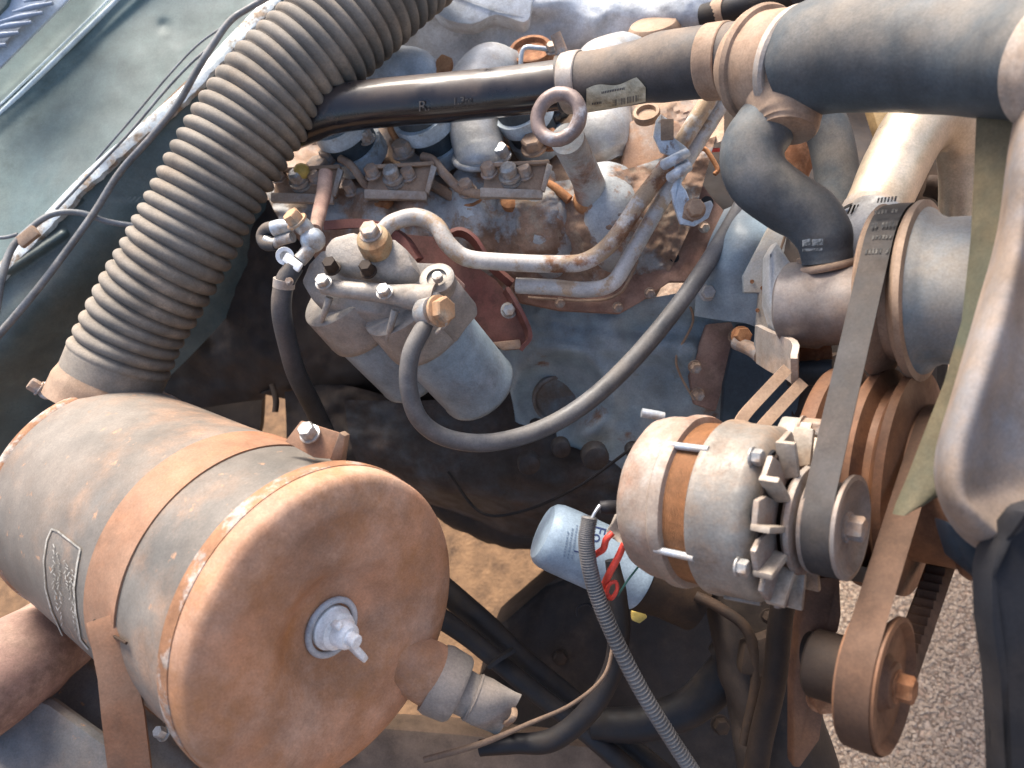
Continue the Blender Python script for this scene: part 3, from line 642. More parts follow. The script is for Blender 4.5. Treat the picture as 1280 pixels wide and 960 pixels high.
clampband(898, 77, .672, ax2, .0292, .019, uh, m=M_tan)
MB().pxtube([(708, 78, .745, 7), (702, 62, .742, 7), (694, 42, .738, 7)], 14).build('clamp_screw', M_hex, uh)
# label wrapped round the lower side of the hose
hc0, hc1 = P(712, 104, .752), P(830, 84, .705); hax = (hc1 - hc0).normalized()
def on_hose(px, py, extra=.0006):
    r = (P(px, py, 1) - CAM).normalized(); u = max(0, min(1, (px - 712) / 118)); R = (.0263 + .0020 * u * u + .0015 * u) + extra
    w0 = CAM - hc0; rp = r - hax * r.dot(hax); wp = w0 - hax * w0.dot(hax); A = rp.dot(rp); B = 2 * rp.dot(wp); Cc = wp.dot(wp) - R * R
    D = max(B * B - 4 * A * Cc, 0); return CAM + r * ((-B - math.sqrt(D)) / (2 * A))
lb = MB(); gr_ = []
ni, nj = 26, 10
for i in range(ni + 1):
    u = i / ni; px = 733 + u * 74; top = 111 - u * 14 - (2.5 * math.sin(u * 9)) + max(0, u - .85) * 90; bot = 141 - u * 10 - 4 * u * u * 1
    gr_.append([lb.bm.verts.new(on_hose(px, top + (bot - top) * j / nj)) for j in range(nj + 1)])
for i in range(ni):
    for j in range(nj): lb.face((gr_[i][j], gr_[i + 1][j], gr_[i + 1][j + 1], gr_[i][j + 1]))
lb.build('label', M_label, uh)
pr = MB()
for i in range(22):                                 # barcode and print lines
    px = 766 + i * 1.5; wd_ = .5 if (i * 7) % 5 < 3 else .9; y0 = 129 - (px - 766) * .20
    if (i * 13) % 7 == 3: continue
    q = [on_hose(a, b_, .0010) for a, b_ in ((px, y0 - 4), (px + wd_, y0 - 4), (px + wd_, y0 + 4), (px, y0 + 4))]; pr.face([pr.bm.verts.new(v) for v in q])
for i in range(14):
    px = 752 + i * 2.1; y0 = 116 - (px - 752) * .19
    q = [on_hose(a, b_, .0010) for a, b_ in ((px, y0 - 1.5), (px + 1.2, y0 - 1.5), (px + 1.2, y0 + 1.3), (px, y0 + 1.3))]; pr.face([pr.bm.verts.new(v) for v in q])
for i in range(6):
    px = 740 + i * 2.1; y0 = 130 - i * .3
    q = [on_hose(a, b_, .0010) for a, b_ in ((px, y0 - 1.5), (px + 1.2, y0 - 1.5), (px + 1.2, y0 + 1.3), (px, y0 + 1.3))]; pr.face([pr.bm.verts.new(v) for v in q])
pr.build('label_print', M_print, uh)
# tan T junction
tj = thing('hose_junction', 'tan cast junction where three rubber hoses meet', 'pipe fitting', P(960, 110, .62))
MB().pxtube([(915, 74, .665, 42), (935, 76, .655, 44), (950, 80, .64, 62), (975, 84, .625, 68), (1000, 84, .615, 66)], 48, 10).rough(.0005, 60).build('body', M_tan, tj)
axj = (P(1010, 82, .60) - P(935, 78, .65)).normalized()
MB().lathe(P(958, 82, .637), axj, [(-.010, .040), (-.008, .0445), (-.004, .046), (0, .0445), (.002, .040)], 56).build('flange_ring', M_tan, tj)
MB().pxtube([(966, 96, .62, 40), (976, 120, .615, 44), (984, 142, .61, 42), (985, 156, .608, 38), (984, 164, .607, 34)], 40, 8).build('branch', M_tan, tj)
MB().lathe(P(1000, 84, .61), axj, [(-.006, .0425), (-.004, .0445), (.001, .0445), (.003, .0425)], 56).build('seat_ring', M_clamp, tj)
MB().pxtube([(1000, 82, .608, 66), (1030, 70, .59, 70), (1080, 64, .565, 73), (1150, 64, .535, 74), (1230, 68, .50, 75), (1340, 78, .45, 78), (1500, 110, .42, 80)], 56, 10).build('radiator_hose', M_hose2, label='fat blue grey radiator hose at the top right', cat='hose')
MB().pxtube([(1322, 76.2, .4582, 85), (1340, 78, .45, 86), (1360, 82, .445, 86)], 64, 6).build('hose_clamp', M_clamp, label='pale clamp on the radiator hose at the right edge', cat='clamp')
# S shaped hose
sh = thing('bypass_hose', 'S shaped rubber hose from the junction down to the water pump', 'hose', P(1035, 320, .62))
MB().pxtube([(978, 128, .622, 33), (955, 160, .622, 38), (940, 188, .622, 39), (947, 222, .622, 39), (980, 250, .622, 38), (1010, 268, .622, 37), (1028, 292, .622, 35), (1033, 316, .624, 31), (1034, 328, .625, 30)], 48, 12).build('hose', M_hose2, sh)
MB().pxprism([(1004, 300, .598), (1013, 298, .598), (1013, 306, .598), (1004, 308, .598)], .002, 0).build('stamp', mat('worn hose print', (.20, .22, .24), (.06, .07, .08), .5, 300, .6), sh)
MB().pxprism([(1004, 311, .598), (1028, 310, .598), (1028, 313, .598), (1004, 314, .598)], .002, 0).build('stamp', MATS['worn hose print'], sh)
MB().pxprism([(1016, 299, .598), (1029, 298, .598), (1029, 306, .598), (1016, 307, .598)], .002, 0).build('stamp', MATS['worn hose print'], sh)
MB().pxtube([(1015, 125, .80, 26), (1035, 165, .80, 27), (1045, 210, .80, 27), (1052, 270, .80, 27)], 28, 8).build('heater_hose', M_hose2, label='straight dusty hose behind the S shaped hose', cat='hose')

# ================================================================== WATER PUMP SIDE
wpm = thing('water_pump', 'grey water pump housing behind the belt pulley', 'water pump', P(1030, 400, .68))
WPB = WP + W((-.2, -1, 0)) * .009
MB().lathe(WPB, AX, [(-.086, .031), (-.083, .0345), (-.060, .0355), (-.056, .033), (-.042, .032), (-.03, .032), (-.01, .026)], 48).rough(.0006, 60).build('housing', mat('warm grey casting', (.23, .215, .205), (.22, .14, .095), .45, 14, .34, metal=.25, bump=.3, edge=.25, dust=.2), wpm)
MB().pxtube([(1034, 322, .635, 36), (1034, 334, .637, 34), (1035, 350, .645, 30), (1038, 372, .655, 34)], 40, 6).build('inlet_neck', M_tan, wpm)
MB().pxtube([(1100, 268, .665, 36), (1088, 292, .66, 36), (1070, 318, .655, 34), (1058, 350, .655, 34)], 40, 8).build('outlet_neck', M_alu, wpm)
MB().pxprism([(962, 318, .66), (972, 300, .665), (990, 330, .655), (1000, 345, .652), (1015, 400, .652), (1010, 425, .655), (972, 420, .668), (960, 380, .67)], .02, .004).build('side_flange', M_alu, wpm)
MB().hexa(P(1004, 362, .645), W((.5, -.1, .8)), .0085, .014).build('bolt', M_orust, wpm)
MB().pxprism([(985, 410, .66), (1010, 425, .655), (1040, 420, .65), (1045, 470, .66), (1010, 480, .67), (985, 460, .675)], .02, .004).build('foot', M_rust, wpm)
MB().cyl(P(985, 468, .665), W((.85, .05, .5)), .0105, .036, 20).build('stud_sleeve', MATS['dark teal recess'], wpm)
MB().hexa(P(1022, 466, .655), W((.85, .05, .5)), .0095, .009).build('bolt', M_orust, wpm)
MB().torus(P(1035, 332, .628), (P(1034, 328, .625) - P(1028, 292, .622)), .0205, .0032, 40).build('hose_seat', M_tan, wpm)
# blue front cover
fc = thing('timing_cover', 'smooth grey blue cover between the cylinder head and water pump', 'cover', P(930, 380, .75))
MB().patch([[(905, 262, .785), (925, 255, .775), (950, 258, .765), (985, 282, .75)],
            [(885, 305, .775), (915, 300, .755), (950, 302, .745), (975, 318, .74)],
            [(872, 352, .785), (905, 352, .76), (940, 352, .75), (968, 362, .745)],
            [(868, 395, .80), (900, 400, .775), (935, 405, .765), (962, 418, .76)]], 50, 50, .04,
           lambda x, y: .006 * bump(x, y, 900, 300, 50, 60, 1) + .0015 * noise.noise(Vector((x / 25, y / 25, 0)))).build('cover', M_engine, fc)
MB().pxprism([(962, 282, .735), (985, 288, .72), (974, 350, .715), (960, 430, .72), (950, 444, .722), (944, 430, .725), (949, 366, .722), (930, 366, .722), (929, 345, .725)], .006, .0015, smooth=0).build('bracket_plate', M_hub, fc)
MB().tube([P(984, 287, .718), P(974, 318, .714), P(968, 345, .713), P(972, 380, .714), P(975, 395, .716)], .0012, 8, 6).build('plate_rim', M_tan, fc)
for (x, y) in ((940, 352), (953, 360), (947, 388)):
    MB().lathe(P(x, y, .7215), TO, [(0, .002), (.001, .0015)], 10).build('rivet', M_rust, fc)
MB().hexa(P(884, 366, .775), TO, .007, .007).build('bolt', M_alu, fc)
MB().pxtube([(920, 428, .76, 9), (938, 436, .745, 9), (950, 444, .735, 10)], 12).build('stud', M_hex, fc)
MB().hexa(P(926, 420, .76), TO, .008, .01).build('bolt', M_orust, fc)

# adjusting strap to the alternator
st = thing('adjusting_strap', 'bent slotted steel strap reaching down to the alternator', 'bracket', P(940, 530, .60))
sp_ = [P(948, 430, .70), P(966, 440, .665), P(992, 452, .625), P(993, 470, .61), P(965, 500, .60), P(940, 528, .592), P(930, 548, .59)]
MB().strip([sp_[0], sp_[1], sp_[2], sp_[3]], W((-.1, 1, .3)), .034, .005, 4).build('upper_bend', M_clamp, st)
for o_ in (-.0078, .0078):
    MB().strip([sp_[3] + W((.7, -.65, .2)) * o_ * 1.0, sp_[4] + W((.7, -.65, .2)) * o_, sp_[5] + W((.7, -.65, .2)) * o_, sp_[6] + W((.7, -.65, .2)) * o_], W((.75, -.5, .1)), .0085, .005, 4).build('strap_rail', M_tan, st)

# pulleys ------------------------------------------------------------
wpp = thing('fan_pulley', 'upper belt pulley on the water pump with a smooth blue grey hub', 'pulley', WP)
MB().lathe(WP, AX, [(-.016, .030), (-.015, .064), (-.013, .066), (-.009, .064), (-.002, .052), (.004, .052), (.010, .064), (.013, .0665), (.017, .0665), (.018, .062)], 72).build('rim', M_tan, wpp)
MB().lathe(WP, AX, [(.016, .062), (.020, .0605), (.024, .056), (.030, .053), (.088, .0515), (.090, .040)], 72).build('hub', M_hub, wpp)
CR = ONP(1118, 600)
crp = thing('crank_pulley', 'large rusted multi-groove crankshaft pulley behind the fan blade', 'pulley', CR)
MB().lathe(CR, AX, [(-.050, .03), (-.048, .084), (-.044, .086), (-.036, .086), (-.030, .072), (-.022, .072), (-.014, .084), (-.006, .085), (-.001, .074), (.004, .074), (.010, .085), (.016, .085), (.018, .070), (.020, .058), (.052, .058), (.054, .062), (.058, .064), (.064, .064), (.066, .058), (.060, .04)], 96).build('drum', M_pulley, crp)
MB().hexa(CR + AX * .06, AX, .014, .014).build('nut', M_rust, crp)
LP = ONP(1094, 850, .032)
lpp = thing('lower_pulley', 'rust brown lower pulley with a large centre nut above the asphalt', 'pulley', LP)
MB().lathe(LP, AX, [(-.013, .020), (-.012, .041), (-.009, .042), (-.003, .036), (.003, .036), (.009, .042), (.012, .042), (.013, .039), (.008, .036), (.006, .018), (.010, .015)], 72).build('disc', M_pulley, lpp)
MB().lathe(LP, AX, [(.006, .016), (.012, .014), (.013, .011)], 32).build('hub', M_pulley, lpp)
MB().hexa(LP + AX * .012, AX, .0088, .009).build('nut', M_rust, lpp)
MB().lathe(LP, AX, [(-.040, .020), (-.038, .022), (-.012, .022)], 40).build('bearing_housing', M_dark2, lpp)
ALP = ONP(1043, 656)
# belts
def belt(circles, r_extra, wid, th, off, name, label, m, cog=False):
    u, v = perp(AX); pts = []
    for c, r in circles:
        for k in range(120):
            a = 2 * PI * k / 120; q = c + (u * math.cos(a) + v * math.sin(a)) * (r + r_extra) - WP; pts.append((q.dot(u), q.dot(v)))
    pts = sorted(set((round(a, 6), round(b_, 6)) for a, b_ in pts))
    def half(ps):
        h = []
        for p in ps:
            while len(h) > 1 and (h[-1][0] - h[-2][0]) * (p[1] - h[-2][1]) - (h[-1][1] - h[-2][1]) * (p[0] - h[-2][0]) <= 0: h.pop()
            h.append(p)
        return h
    lo = half(pts); hi_ = half(pts[::-1]); hull = lo[:-1] + hi_[:-1]
    # resample evenly
    H = [WP + u * a + v * b_ for a, b_ in hull]; out = []; n = len(H)
    for i in range(n):
        a, b_ = H[i], H[(i + 1) % n]; k = max(1, int((b_ - a).length / .004))
        for j in range(k): out.append(a.lerp(b_, j / k))
    m_ = len(out); rs = []
    for i in range(m_):
        T = (out[(i + 1) % m_] - out[i - 1]).normalized(); nn = T.cross(AX).normalized()
        c = out[i] + AX * off; cen = sum((q - WP for q in out), Vector()) / m_ + WP
        if nn.dot(c - cen) < 0: nn = -nn
        tt = th * (1.0 if not cog or i % 2 else .45)
        rs.append([c + nn * .0015 - AX * wid / 2, c + nn * .002 + AX * 0, c + nn * .0015 + AX * wid / 2, c - nn * (tt) + AX * wid * .32, c - nn * (tt) - AX * wid * .32])
    rs.append(rs[0]); mb = MB(); mb.rings(rs, True, False); bmesh.ops.remove_doubles(mb.bm, verts=mb.bm.verts, dist=1e-6)
    return mb.build(name, m, label=label, cat='belt', ang=50)
belt([(WP, .0635), (ALP, .0322), (CR, .078)], 0, .0195, .009, -.001, 'fan_belt', 'dark grey fan belt from the upper pulley to the alternator', M_belt)
u0, v0 = perp(AX)
def outer_run(c1, r1, c2, r2):                      # straight run of the belt on the viewer's left
    d = c2 - c1; L_ = d.length; d = d / L_; s_ = d.cross(AX).normalized()
    if s_.dot(W((-1, 0, 0))) < 0: s_ = -s_
    k = (r1 - r2) / L_; n_ = d * k + s_ * math.sqrt(1 - k * k); return c1 + n_ * r1, c2 + n_ * r2, n_
ra, rb_, rn = outer_run(WP, .0635, ALP, .0322)
bpm = MB()
for row in range(5):
    for c_ in range(7):
        if (row * 3 + c_ * 5) % 7 == 2: continue
        q = ra + (rb_ - ra) * (-.20 + row * .055) ; q = q + rn * .0024 + AX * (-.0075 + c_ * .0023)
        dd = (rb_ - ra).normalized() * (.0032 if row % 2 else .0045)
        bpm.face([bpm.bm.verts.new(x_) for x_ in (q, q + AX * .0014, q + AX * .0014 + dd, q + dd)])
fbelt = [o for o in COL.objects if o.name == 'fan_belt'][0]
bpm.build('belt_print', mat('worn belt print', (.11, .10, .088), (.05, .05, .05), .5, 200, .6), fbelt)
belt([(CR + AX * .032, .0585), (LP, .042)], 0, .020, .008, 0.032, 'lower_belt', 'rust dusted belt round the lower pulley', M_beltr, True)

# fan blade
fan = thing('radiator_fan', 'olive green fan with one long blade in front of the pulleys', 'fan', P(1250, 380, .47))
bl = MB(); rows = [(1225, 100, .50, 1290, 100, .47), (1221, 200, .495, 1300, 200, .465), (1216, 300, .49, 1300, 300, .46), (1205, 400, .49, 1290, 400, .46), (1182, 480, .49, 1262, 480, .465), (1158, 540, .49, 1235, 560, .47), (1135, 600, .49, 1190, 610, .475), (1122, 630, .49, 1155, 632, .48), (1118, 643, .49, 1132, 643, .485)]
fr = []; bk = []
for a, b_, c, d_, e_, f_ in rows:
    l, r = P(a, b_, c), P(d_, e_, f_)
    fr.append([l.lerp(r, k / 6) + TO * .005 * math.sin(PI * k / 6) for k in range(7)])
nn = VW * .0025
bl.rings([x_ + [q + nn for q in x_[::-1]] for x_ in fr]).build('blade', M_blade, fan)
MB().lathe(WP + AX * .086, AX, [(0, .03), (0, .053), (.005, .053), (.007, .03)], 40).build('hub_plate', M_blade, fan)

# radiator shell at the right edge
rad = thing('radiator_shell', 'pale worn pressed metal radiator edge at the right of the frame', 'radiator', P(1240, 650, .42))
def rdisp(px, py):
    return .0
MB().patch([[(1290, 40, .48), (1300, 42, .455), (1320, 44, .445), (1340, 46, .45), (1380, 48, .47)],
            [(1262, 175, .47), (1272, 178, .445), (1290, 180, .435), (1310, 182, .44), (1350, 184, .46)],
            [(1246, 290, .465), (1258, 292, .44), (1278, 296, .43), (1300, 300, .44), (1350, 300, .46)],
            [(1219, 390, .46), (1231, 392, .435), (1256, 398, .425), (1282, 404, .437), (1350, 404, .455)],
            [(1190, 490, .455), (1200, 492, .43), (1226, 498, .42), (1258, 506, .435), (1350, 500, .45)],
            [(1170, 560, .455), (1180, 563, .43), (1206, 568, .42), (1240, 580, .435), (1350, 560, .445)],
            [(1169, 610, .455), (1180, 612, .43), (1204, 614, .42), (1232, 612, .435), (1350, 600, .44)],
            [(1188, 655, .455), (1198, 648, .43), (1216, 640, .42), (1244, 630, .432), (1350, 625, .435)],
            [(1218, 684, .455), (1226, 675, .435), (1240, 664, .425), (1268, 650, .43), (1350, 645, .43)],
            [(1252, 694, .455), (1258, 684, .435), (1270, 672, .425), (1292, 662, .43), (1350, 660, .43)]], 48, 80, .012).build('rolled_edge', M_shroud, rad)
MB().pxprism([(1245, 690, .42), (1262, 672, .415), (1285, 640, .40), (1400, 600, .40), (1400, 1050, .42), (1258, 1050, .44), (1256, 930, .44), (1250, 850, .43), (1240, 780, .425), (1240, 720, .42)], .02, .004).build('lower_tank', mat('blue grey lower tank', (.014, .015, .019), (.05, .04, .034), .2, 10, .8, bump=.15, edge=.25), rad)
MB().pxprism([(1185, 650, .47), (1240, 690, .47), (1300, 640, .46), (1300, 780, .47), (1238, 730, .48), (1200, 700, .48)], .02, .004).build('core_side', MATS['dark teal recess'], rad)

# metal elbow pipe with worm clamp behind the pulley
ep = thing('metal_elbow_pipe', 'shiny bent metal pipe rising behind the upper pulley', 'pipe', P(1090, 280, .68))
MB().pxtube([(1086, 282, .68, 37), (1098, 255, .69, 38), (1120, 205, .71, 39), (1145, 162, .725, 40), (1175, 150, .735, 38), (1200, 170, .745, 34), (1206, 210, .76, 30), (1204, 260, .78, 28)], 48, 10).build('pipe', M_goldpipe, ep)
wa = (P(1105, 240, .695) - P(1086, 282, .68)).normalized()
MB().lathe(P(1089, 274, .68), wa, [(-.006, .025), (-.0065, .0265), (.0065, .0265), (.006, .025)], 56).build('worm_band', M_clamp, ep)
u_, v_ = perp(wa)
sl = MB()
for k in range(10):
    q = P(1062 + k * 4.4, 262 - k * .3, .655)
    sl.box(q, W((.35, 1, .2)), W((1, -.1, -.1)), TO, .0075, .0011, .0015)
sl.build('band_slots', M_dark2, ep)
MB().torus(P(1085, 288, .677), wa, .0258, .0022, 48).build('lip_ring', M_zinc, ep)
# dim machinery behind
rb = thing('far_bay_wall', 'far wall of the engine bay, coloured dark for shade, behind the hoses', 'bay wall', P(1100, 250, 1.2))
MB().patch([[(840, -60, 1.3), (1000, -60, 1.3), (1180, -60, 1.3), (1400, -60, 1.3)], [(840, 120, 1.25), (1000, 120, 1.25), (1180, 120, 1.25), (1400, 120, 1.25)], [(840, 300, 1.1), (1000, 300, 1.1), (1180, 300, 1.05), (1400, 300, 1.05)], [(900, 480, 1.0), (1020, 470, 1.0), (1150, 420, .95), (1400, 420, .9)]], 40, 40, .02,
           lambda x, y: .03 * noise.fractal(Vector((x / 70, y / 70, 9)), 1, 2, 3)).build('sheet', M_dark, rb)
MB().pxtube([(1215, 120, .95, 30), (1190, 200, .92, 50), (1200, 270, .9, 46), (1215, 330, .9, 20)], 24).build('manifold', M_dark2, label='dark brown manifold seen behind the bent metal pipe', cat='manifold')
MB().pxtube([(1160, 232, .83, 12), (1185, 238, .82, 16), (1196, 262, .81, 12), (1206, 290, .81, 14), (1215, 300, .8, 8)], 14).rough(.004, 90).build('grimy_fitting', M_dark2, label='grimy lumpy fitting beside the hub of the upper pulley', cat='fitting')
MB().pxtube([(1000, 165, .9, 26), (990, 190, .9, 30), (975, 240, .9, 26)], 20).build('rusty_pipe', M_rust, label='rusty pipe seen behind the S shaped hose', cat='pipe')
MB().pxprism([(1088, 130, .95), (1140, 130, .95), (1120, 165, .95), (1110, 200, .95)], .02, .003).build('ochre_bracket', mat('ochre paint', (.40, .27, .13), None, rough=.6), label='ochre bracket left of the bent metal pipe', cat='bracket')
MB().pxprism([(1216, 130, .8), (1235, 130, .8), (1232, 300, .8), (1215, 300, .8)], .02, .003).build('orange_bracket', M_orust, label='orange rusty strut behind the fan blade', cat='bracket')
rhh = thing('rear_heater_pipe', 'dark clamped heater hose at the top edge beside the junction', 'hose', P(920, 20, .85))
MB().pxtube([(880, 22, .9, 16), (910, 14, .88, 17), (960, 0, .84, 17), (1000, -10, .8, 17)], 20).build('hose', M_darkhose, rhh)
MB().lathe(P(905, 15, .885), (P(960, 0, .84) - P(910, 14, .88)), [(-.008, .0158), (-.008, .0165), (.008, .0165), (.008, .0158)], 28).build('hose_band', M_tan, rhh)
cable('wire', 'rusty orange wire loop right of the pipe clip', 'wire', [(866, 190, .80, 3), (880, 186, .80, 3), (890, 198, .8, 3), (897, 212, .8, 3), (893, 218, .8, 3)], M_orust)
cable('wire', 'thin red wire behind the steel pipes', 'wire', [(862, 188, .84, 2.5), (885, 188, .84, 2.5), (905, 187, .84, 2.5)], M_red)

# ================================================================== STEEL FUEL PIPES
MB().pxtube([(480, 288, .80, 11), (492, 278, .798, 11), (520, 271, .795, 11), (545, 282, .79, 11), (560, 305, .785, 11), (582, 322, .785, 11), (620, 327, .785, 11), (700, 330, .78, 11), (735, 325, .775, 11), (765, 302, .77, 11), (800, 252, .765, 11), (835, 205, .76, 11), (870, 150, .75, 11), (905, 95, .745, 11)], 22, 10).build('fuel_pipe', M_steelpipe,
    label='thick bent steel pipe from the filter inlet, upper of the pair', cat='pipe', group='painted steel pipes')
MB().pxtube([(645, 357, .80, 10), (690, 359, .795, 10), (735, 362, .79, 10), (765, 354, .785, 10), (785, 325, .78, 10), (812, 278, .775, 10), (842, 226, .77, 10), (880, 165, .76, 10), (920, 100, .75, 10)], 22, 10).build('fuel_pipe', M_steelpipe,
    label='shorter bent steel pipe running under the first, lower of the pair', cat='pipe', group='painted steel pipes')
pc = thing('pipe_clip', 'pale worn steel bracket clamping the two steel pipes', 'bracket', P(870, 265, .78))
M_clip = mat('pale chipped steel', (.56, .60, .64), (.33, .27, .24), .28, 50, .35, metal=.25, bump=.4, edge=.04)
MB().pxprism([(826, 142, .752), (840, 152, .750), (843, 172, .748), (859, 184, .744), (858, 194, .743), (846, 204, .745), (842, 196, .746), (826, 190, .750), (817, 170, .754), (820, 150, .754)], .004, .0012).build('upper_leaf', M_clip, pc)
MB().box(P(834, 162, .748), W((1, 0, .2)), W((0, 1, 0)), TO, .012, .02, .003, .0015).build('tab', M_tan, pc)
MB().pxprism([(842, 200, .738), (858, 190, .738), (863, 206, .738), (854, 218, .738), (852, 230, .740), (858, 238, .742), (866, 258, .745), (889, 250, .745), (892, 256, .745), (886, 272, .747), (868, 283, .75), (850, 280, .752), (842, 256, .752), (838, 238, .748), (846, 222, .742)], .004, .0012).build('lower_leaf', M_clip, pc)
MB().pxprism([(855, 262, .743), (882, 257, .742), (880, 268, .744), (866, 277, .746), (853, 272, .746)], .003, .001).build('inner_pad', M_tan, pc)
for (x0, y0, x1, y1) in ((830, 206, 858, 192), (838, 222, 860, 208)):
    MB().tube([P(x0, y0, .742), P((x0 + x1) / 2, (y0 + y1) / 2, .731), P(x1, y1, .736)], .0052, 12, 5).build('saddle', M_clip, pc)
MB().hexa(P(868, 262, .742), TO, .0085, .008).build('bolt', M_tan, pc)

# dark red bracket behind the fuel filter
br = thing('red_bracket', 'red brown steel bracket carrying the fuel filter on the block', 'bracket', P(600, 380, .84))
MB().pxprism([(480, 290, .84), (545, 296, .835), (580, 322, .83), (620, 350, .825), (648, 385, .825), (662, 420, .825), (656, 436, .825), (632, 438, .83), (600, 430, .835), (560, 400, .84), (520, 340, .845)], .006, .0015).build('plate', M_bracket, br)
MB().strip([P(408, 282, .82), P(460, 280, .81), P(500, 296, .803), P(522, 326, .80)], W((.2, 1, .2)), .009, .014, 5).build('upper_lip', M_bracket, br)
MB().strip([P(548, 300, .815), P(572, 290, .815), P(592, 300, .812), P(612, 330, .81), P(640, 355, .81)], W((.3, .3, 1)), .014, .004, 5).build('side_lip', M_bracket, br)
MB().strip([P(632, 362, .81), P(650, 392, .808), P(661, 420, .808), P(652, 436, .812)], W((.2, .2, 1)), .016, .004, 5).build('end_lip', M_bracket, br)
MB().hexa(P(636, 388, .815), TO, .007, .008).build('bolt', M_bolt, br)
MB().pxprism([(614, 428, .82), (650, 424, .82), (652, 436, .82), (628, 438, .82)], .006, .002).build('worn_foot', M_headr, br)

# ================================================================== FUEL FILTER
ff = thing('fuel_filter', 'twin bowl fuel filter with a dusty cast head, centre left', 'fuel filter', P(540, 480, .84))
DN = W((.50, -.60, -.62)).normalized()
cR = P(512, 386, .735); cL = P(436, 376, .76)
for (c, Lx, r) in ((cR, .128, .0405), (cL, .116, .0405)):
    MB().lathe(c, DN, [(0, r * .98), (Lx * .12, r), (Lx - .012, r * .985), (Lx - .010, r * 1.0), (Lx - .006, r * .985), (Lx - .002, r * .92), (Lx, r * .80), (Lx - .004, r * .74), (Lx - .004, .0)], 64, caps=False).build('bowl', M_can, ff)
    MB().lathe(c, DN, [(-.014, r * .96), (-.012, r * 1.04), (.026, r * 1.09), (.031, r * 1.08), (.033, r * 1.04), (.033, r * .9)], 64).build('bowl_cap', M_filterhead, ff)
def slab(pts, th, nm, bev=.0055, sm=0): return MB().pxprism(pts, th, bev, off=DN, smooth=sm).rough(.0005, 90).build(nm, M_filterhead, ff)
slab([(376, 352, .728), (386, 330, .722), (402, 312, .725), (450, 318, .714), (500, 326, .705), (545, 328, .698), (574, 352, .695), (576, 366, .697), (560, 384, .700), (548, 402, .703), (520, 398, .708), (470, 392, .716), (420, 384, .724), (390, 376, .728)], .030, 'lower_casting')
slab([(402, 314, .715), (412, 296, .715), (440, 288, .712), (466, 298, .706), (492, 296, .700), (508, 310, .697), (518, 334, .694), (500, 344, .697), (450, 338, .704), (412, 332, .712)], .035, 'upper_casting')
MB().pxtube([(404, 358, .712, 10), (440, 363, .705, 11), (480, 367, .698, 12), (520, 372, .694, 17), (545, 374, .690, 20)], 24).build('gallery', M_filterhead, ff)
for (x0, y0, x1, y1, d) in ((412, 372, 402, 402, .725), (494, 388, 484, 424, .705)):
    MB().tube([P(x0, y0, d - .012), P((x0 + x1) / 2, (y0 + y1) / 2, d - .008), P(x1, y1, d + .005)], [.0035, .003, .002], 10).build('rib', M_filterhead, ff)
bn = W((-.15, .45, .88)).normalized()
for (x, y, d, r, m, h) in ((405, 354, .700, 9, M_bolt, .006), (481, 366, .685, 9, M_bolt, .006), (416, 336, .708, 9, M_dark2, .010), (461, 340, .700, 9, M_dark2, .010)):
    MB().hexa(P(x, y, d), bn, r * d / F, h).build('bolt', m, ff)
MB().lathe(P(547, 350, .695), bn, [(-.01, .0155), (.003, .0155), (.004, .014), (.004, .009), (.001, .009), (.001, 0)], 36, caps=False).build('port_boss', M_filterhead, ff)
MB().cyl(P(548, 349, .686), bn, .0045, .006, 14).build('port_plug', M_bolt, ff)
MB().pxprism([(556, 332, .70), (582, 356, .705), (572, 376, .705), (560, 362, .70)], .012, .002).build('mounting_ear', M_stub, ff)
# banjo on the right with the rubber return hose
MB().pxtube([(540, 372, .690, 14), (540, 386, .685, 14), (537, 402, .683, 13)], 20).build('outlet_boss', M_filterhead, ff)
bj = W((.75, .1, .65)).normalized()
MB().lathe(P(538, 390, .676), bj, [(-.012, .010), (-.008, .0125), (.004, .0125), (.005, .010)], 28).build('banjo_ring', M_bolt, ff)
MB().hexa(P(548, 389, .670), bj, .0115, .008).build('banjo_bolt', mat('orange brass', (.42, .25, .14), (.36, .28, .2), .35, 40, .5, metal=.25), ff)
MB().strip([P(558, 402, .672), P(552, 410, .672), P(544, 416, .673)], bj, .004, .002, 3).build('locking_wire', M_bolt, ff)
# inlet banjo on top
MB().lathe(P(467, 300, .697), bn, [(-.012, .0150), (-.002, .0152), (.004, .0140), (.006, .011)], 32).build('inlet_collar', mat('yellowed fitting', (.36, .25, .14), (.36, .20, .10), .4, 30, .4), ff)
MB().hexa(P(464, 292, .694), bn, .0085, .007).build('inlet_bolt', M_hex, ff)
# left hand fittings
lf = thing('fuel_fitting', 'cluster of pale pipe unions on the left end of the fuel filter', 'pipe fitting', P(385, 310, .73))
MB().ball(P(391, 300, .725), .0115, (1, 1, 1)).build('union', M_zinc, lf)
MB().pxtube([(392, 300, .725, 9), (383, 316, .722, 9), (374, 326, .720, 9)], 16).build('stem', M_bolt, lf)
MB().pxtube([(390, 296, .725, 9), (380, 284, .722, 11), (372, 276, .72, 10)], 16).build('neck', M_bolt, lf)
MB().hexa(P(372, 278, .718), W((-.5, .6, .6)), .0085, .009).build('nut', mat('orange brass', ()), lf) if False else MB().hexa(P(372, 278, .718), W((-.5, .6, .6)), .0085, .009).build('nut', MATS['orange brass'], lf)
MB().pxtube([(364, 282, .725, 8), (350, 284, .728, 10), (342, 286, .73, 10)], 18).build('ferrule', M_zinc, lf)
MB().pxtube([(366, 296, .725, 7), (352, 300, .73, 7), (342, 304, .732, 7), (332, 300, .735, 7)], 16).build('crossover_pipe', M_bolt, lf)
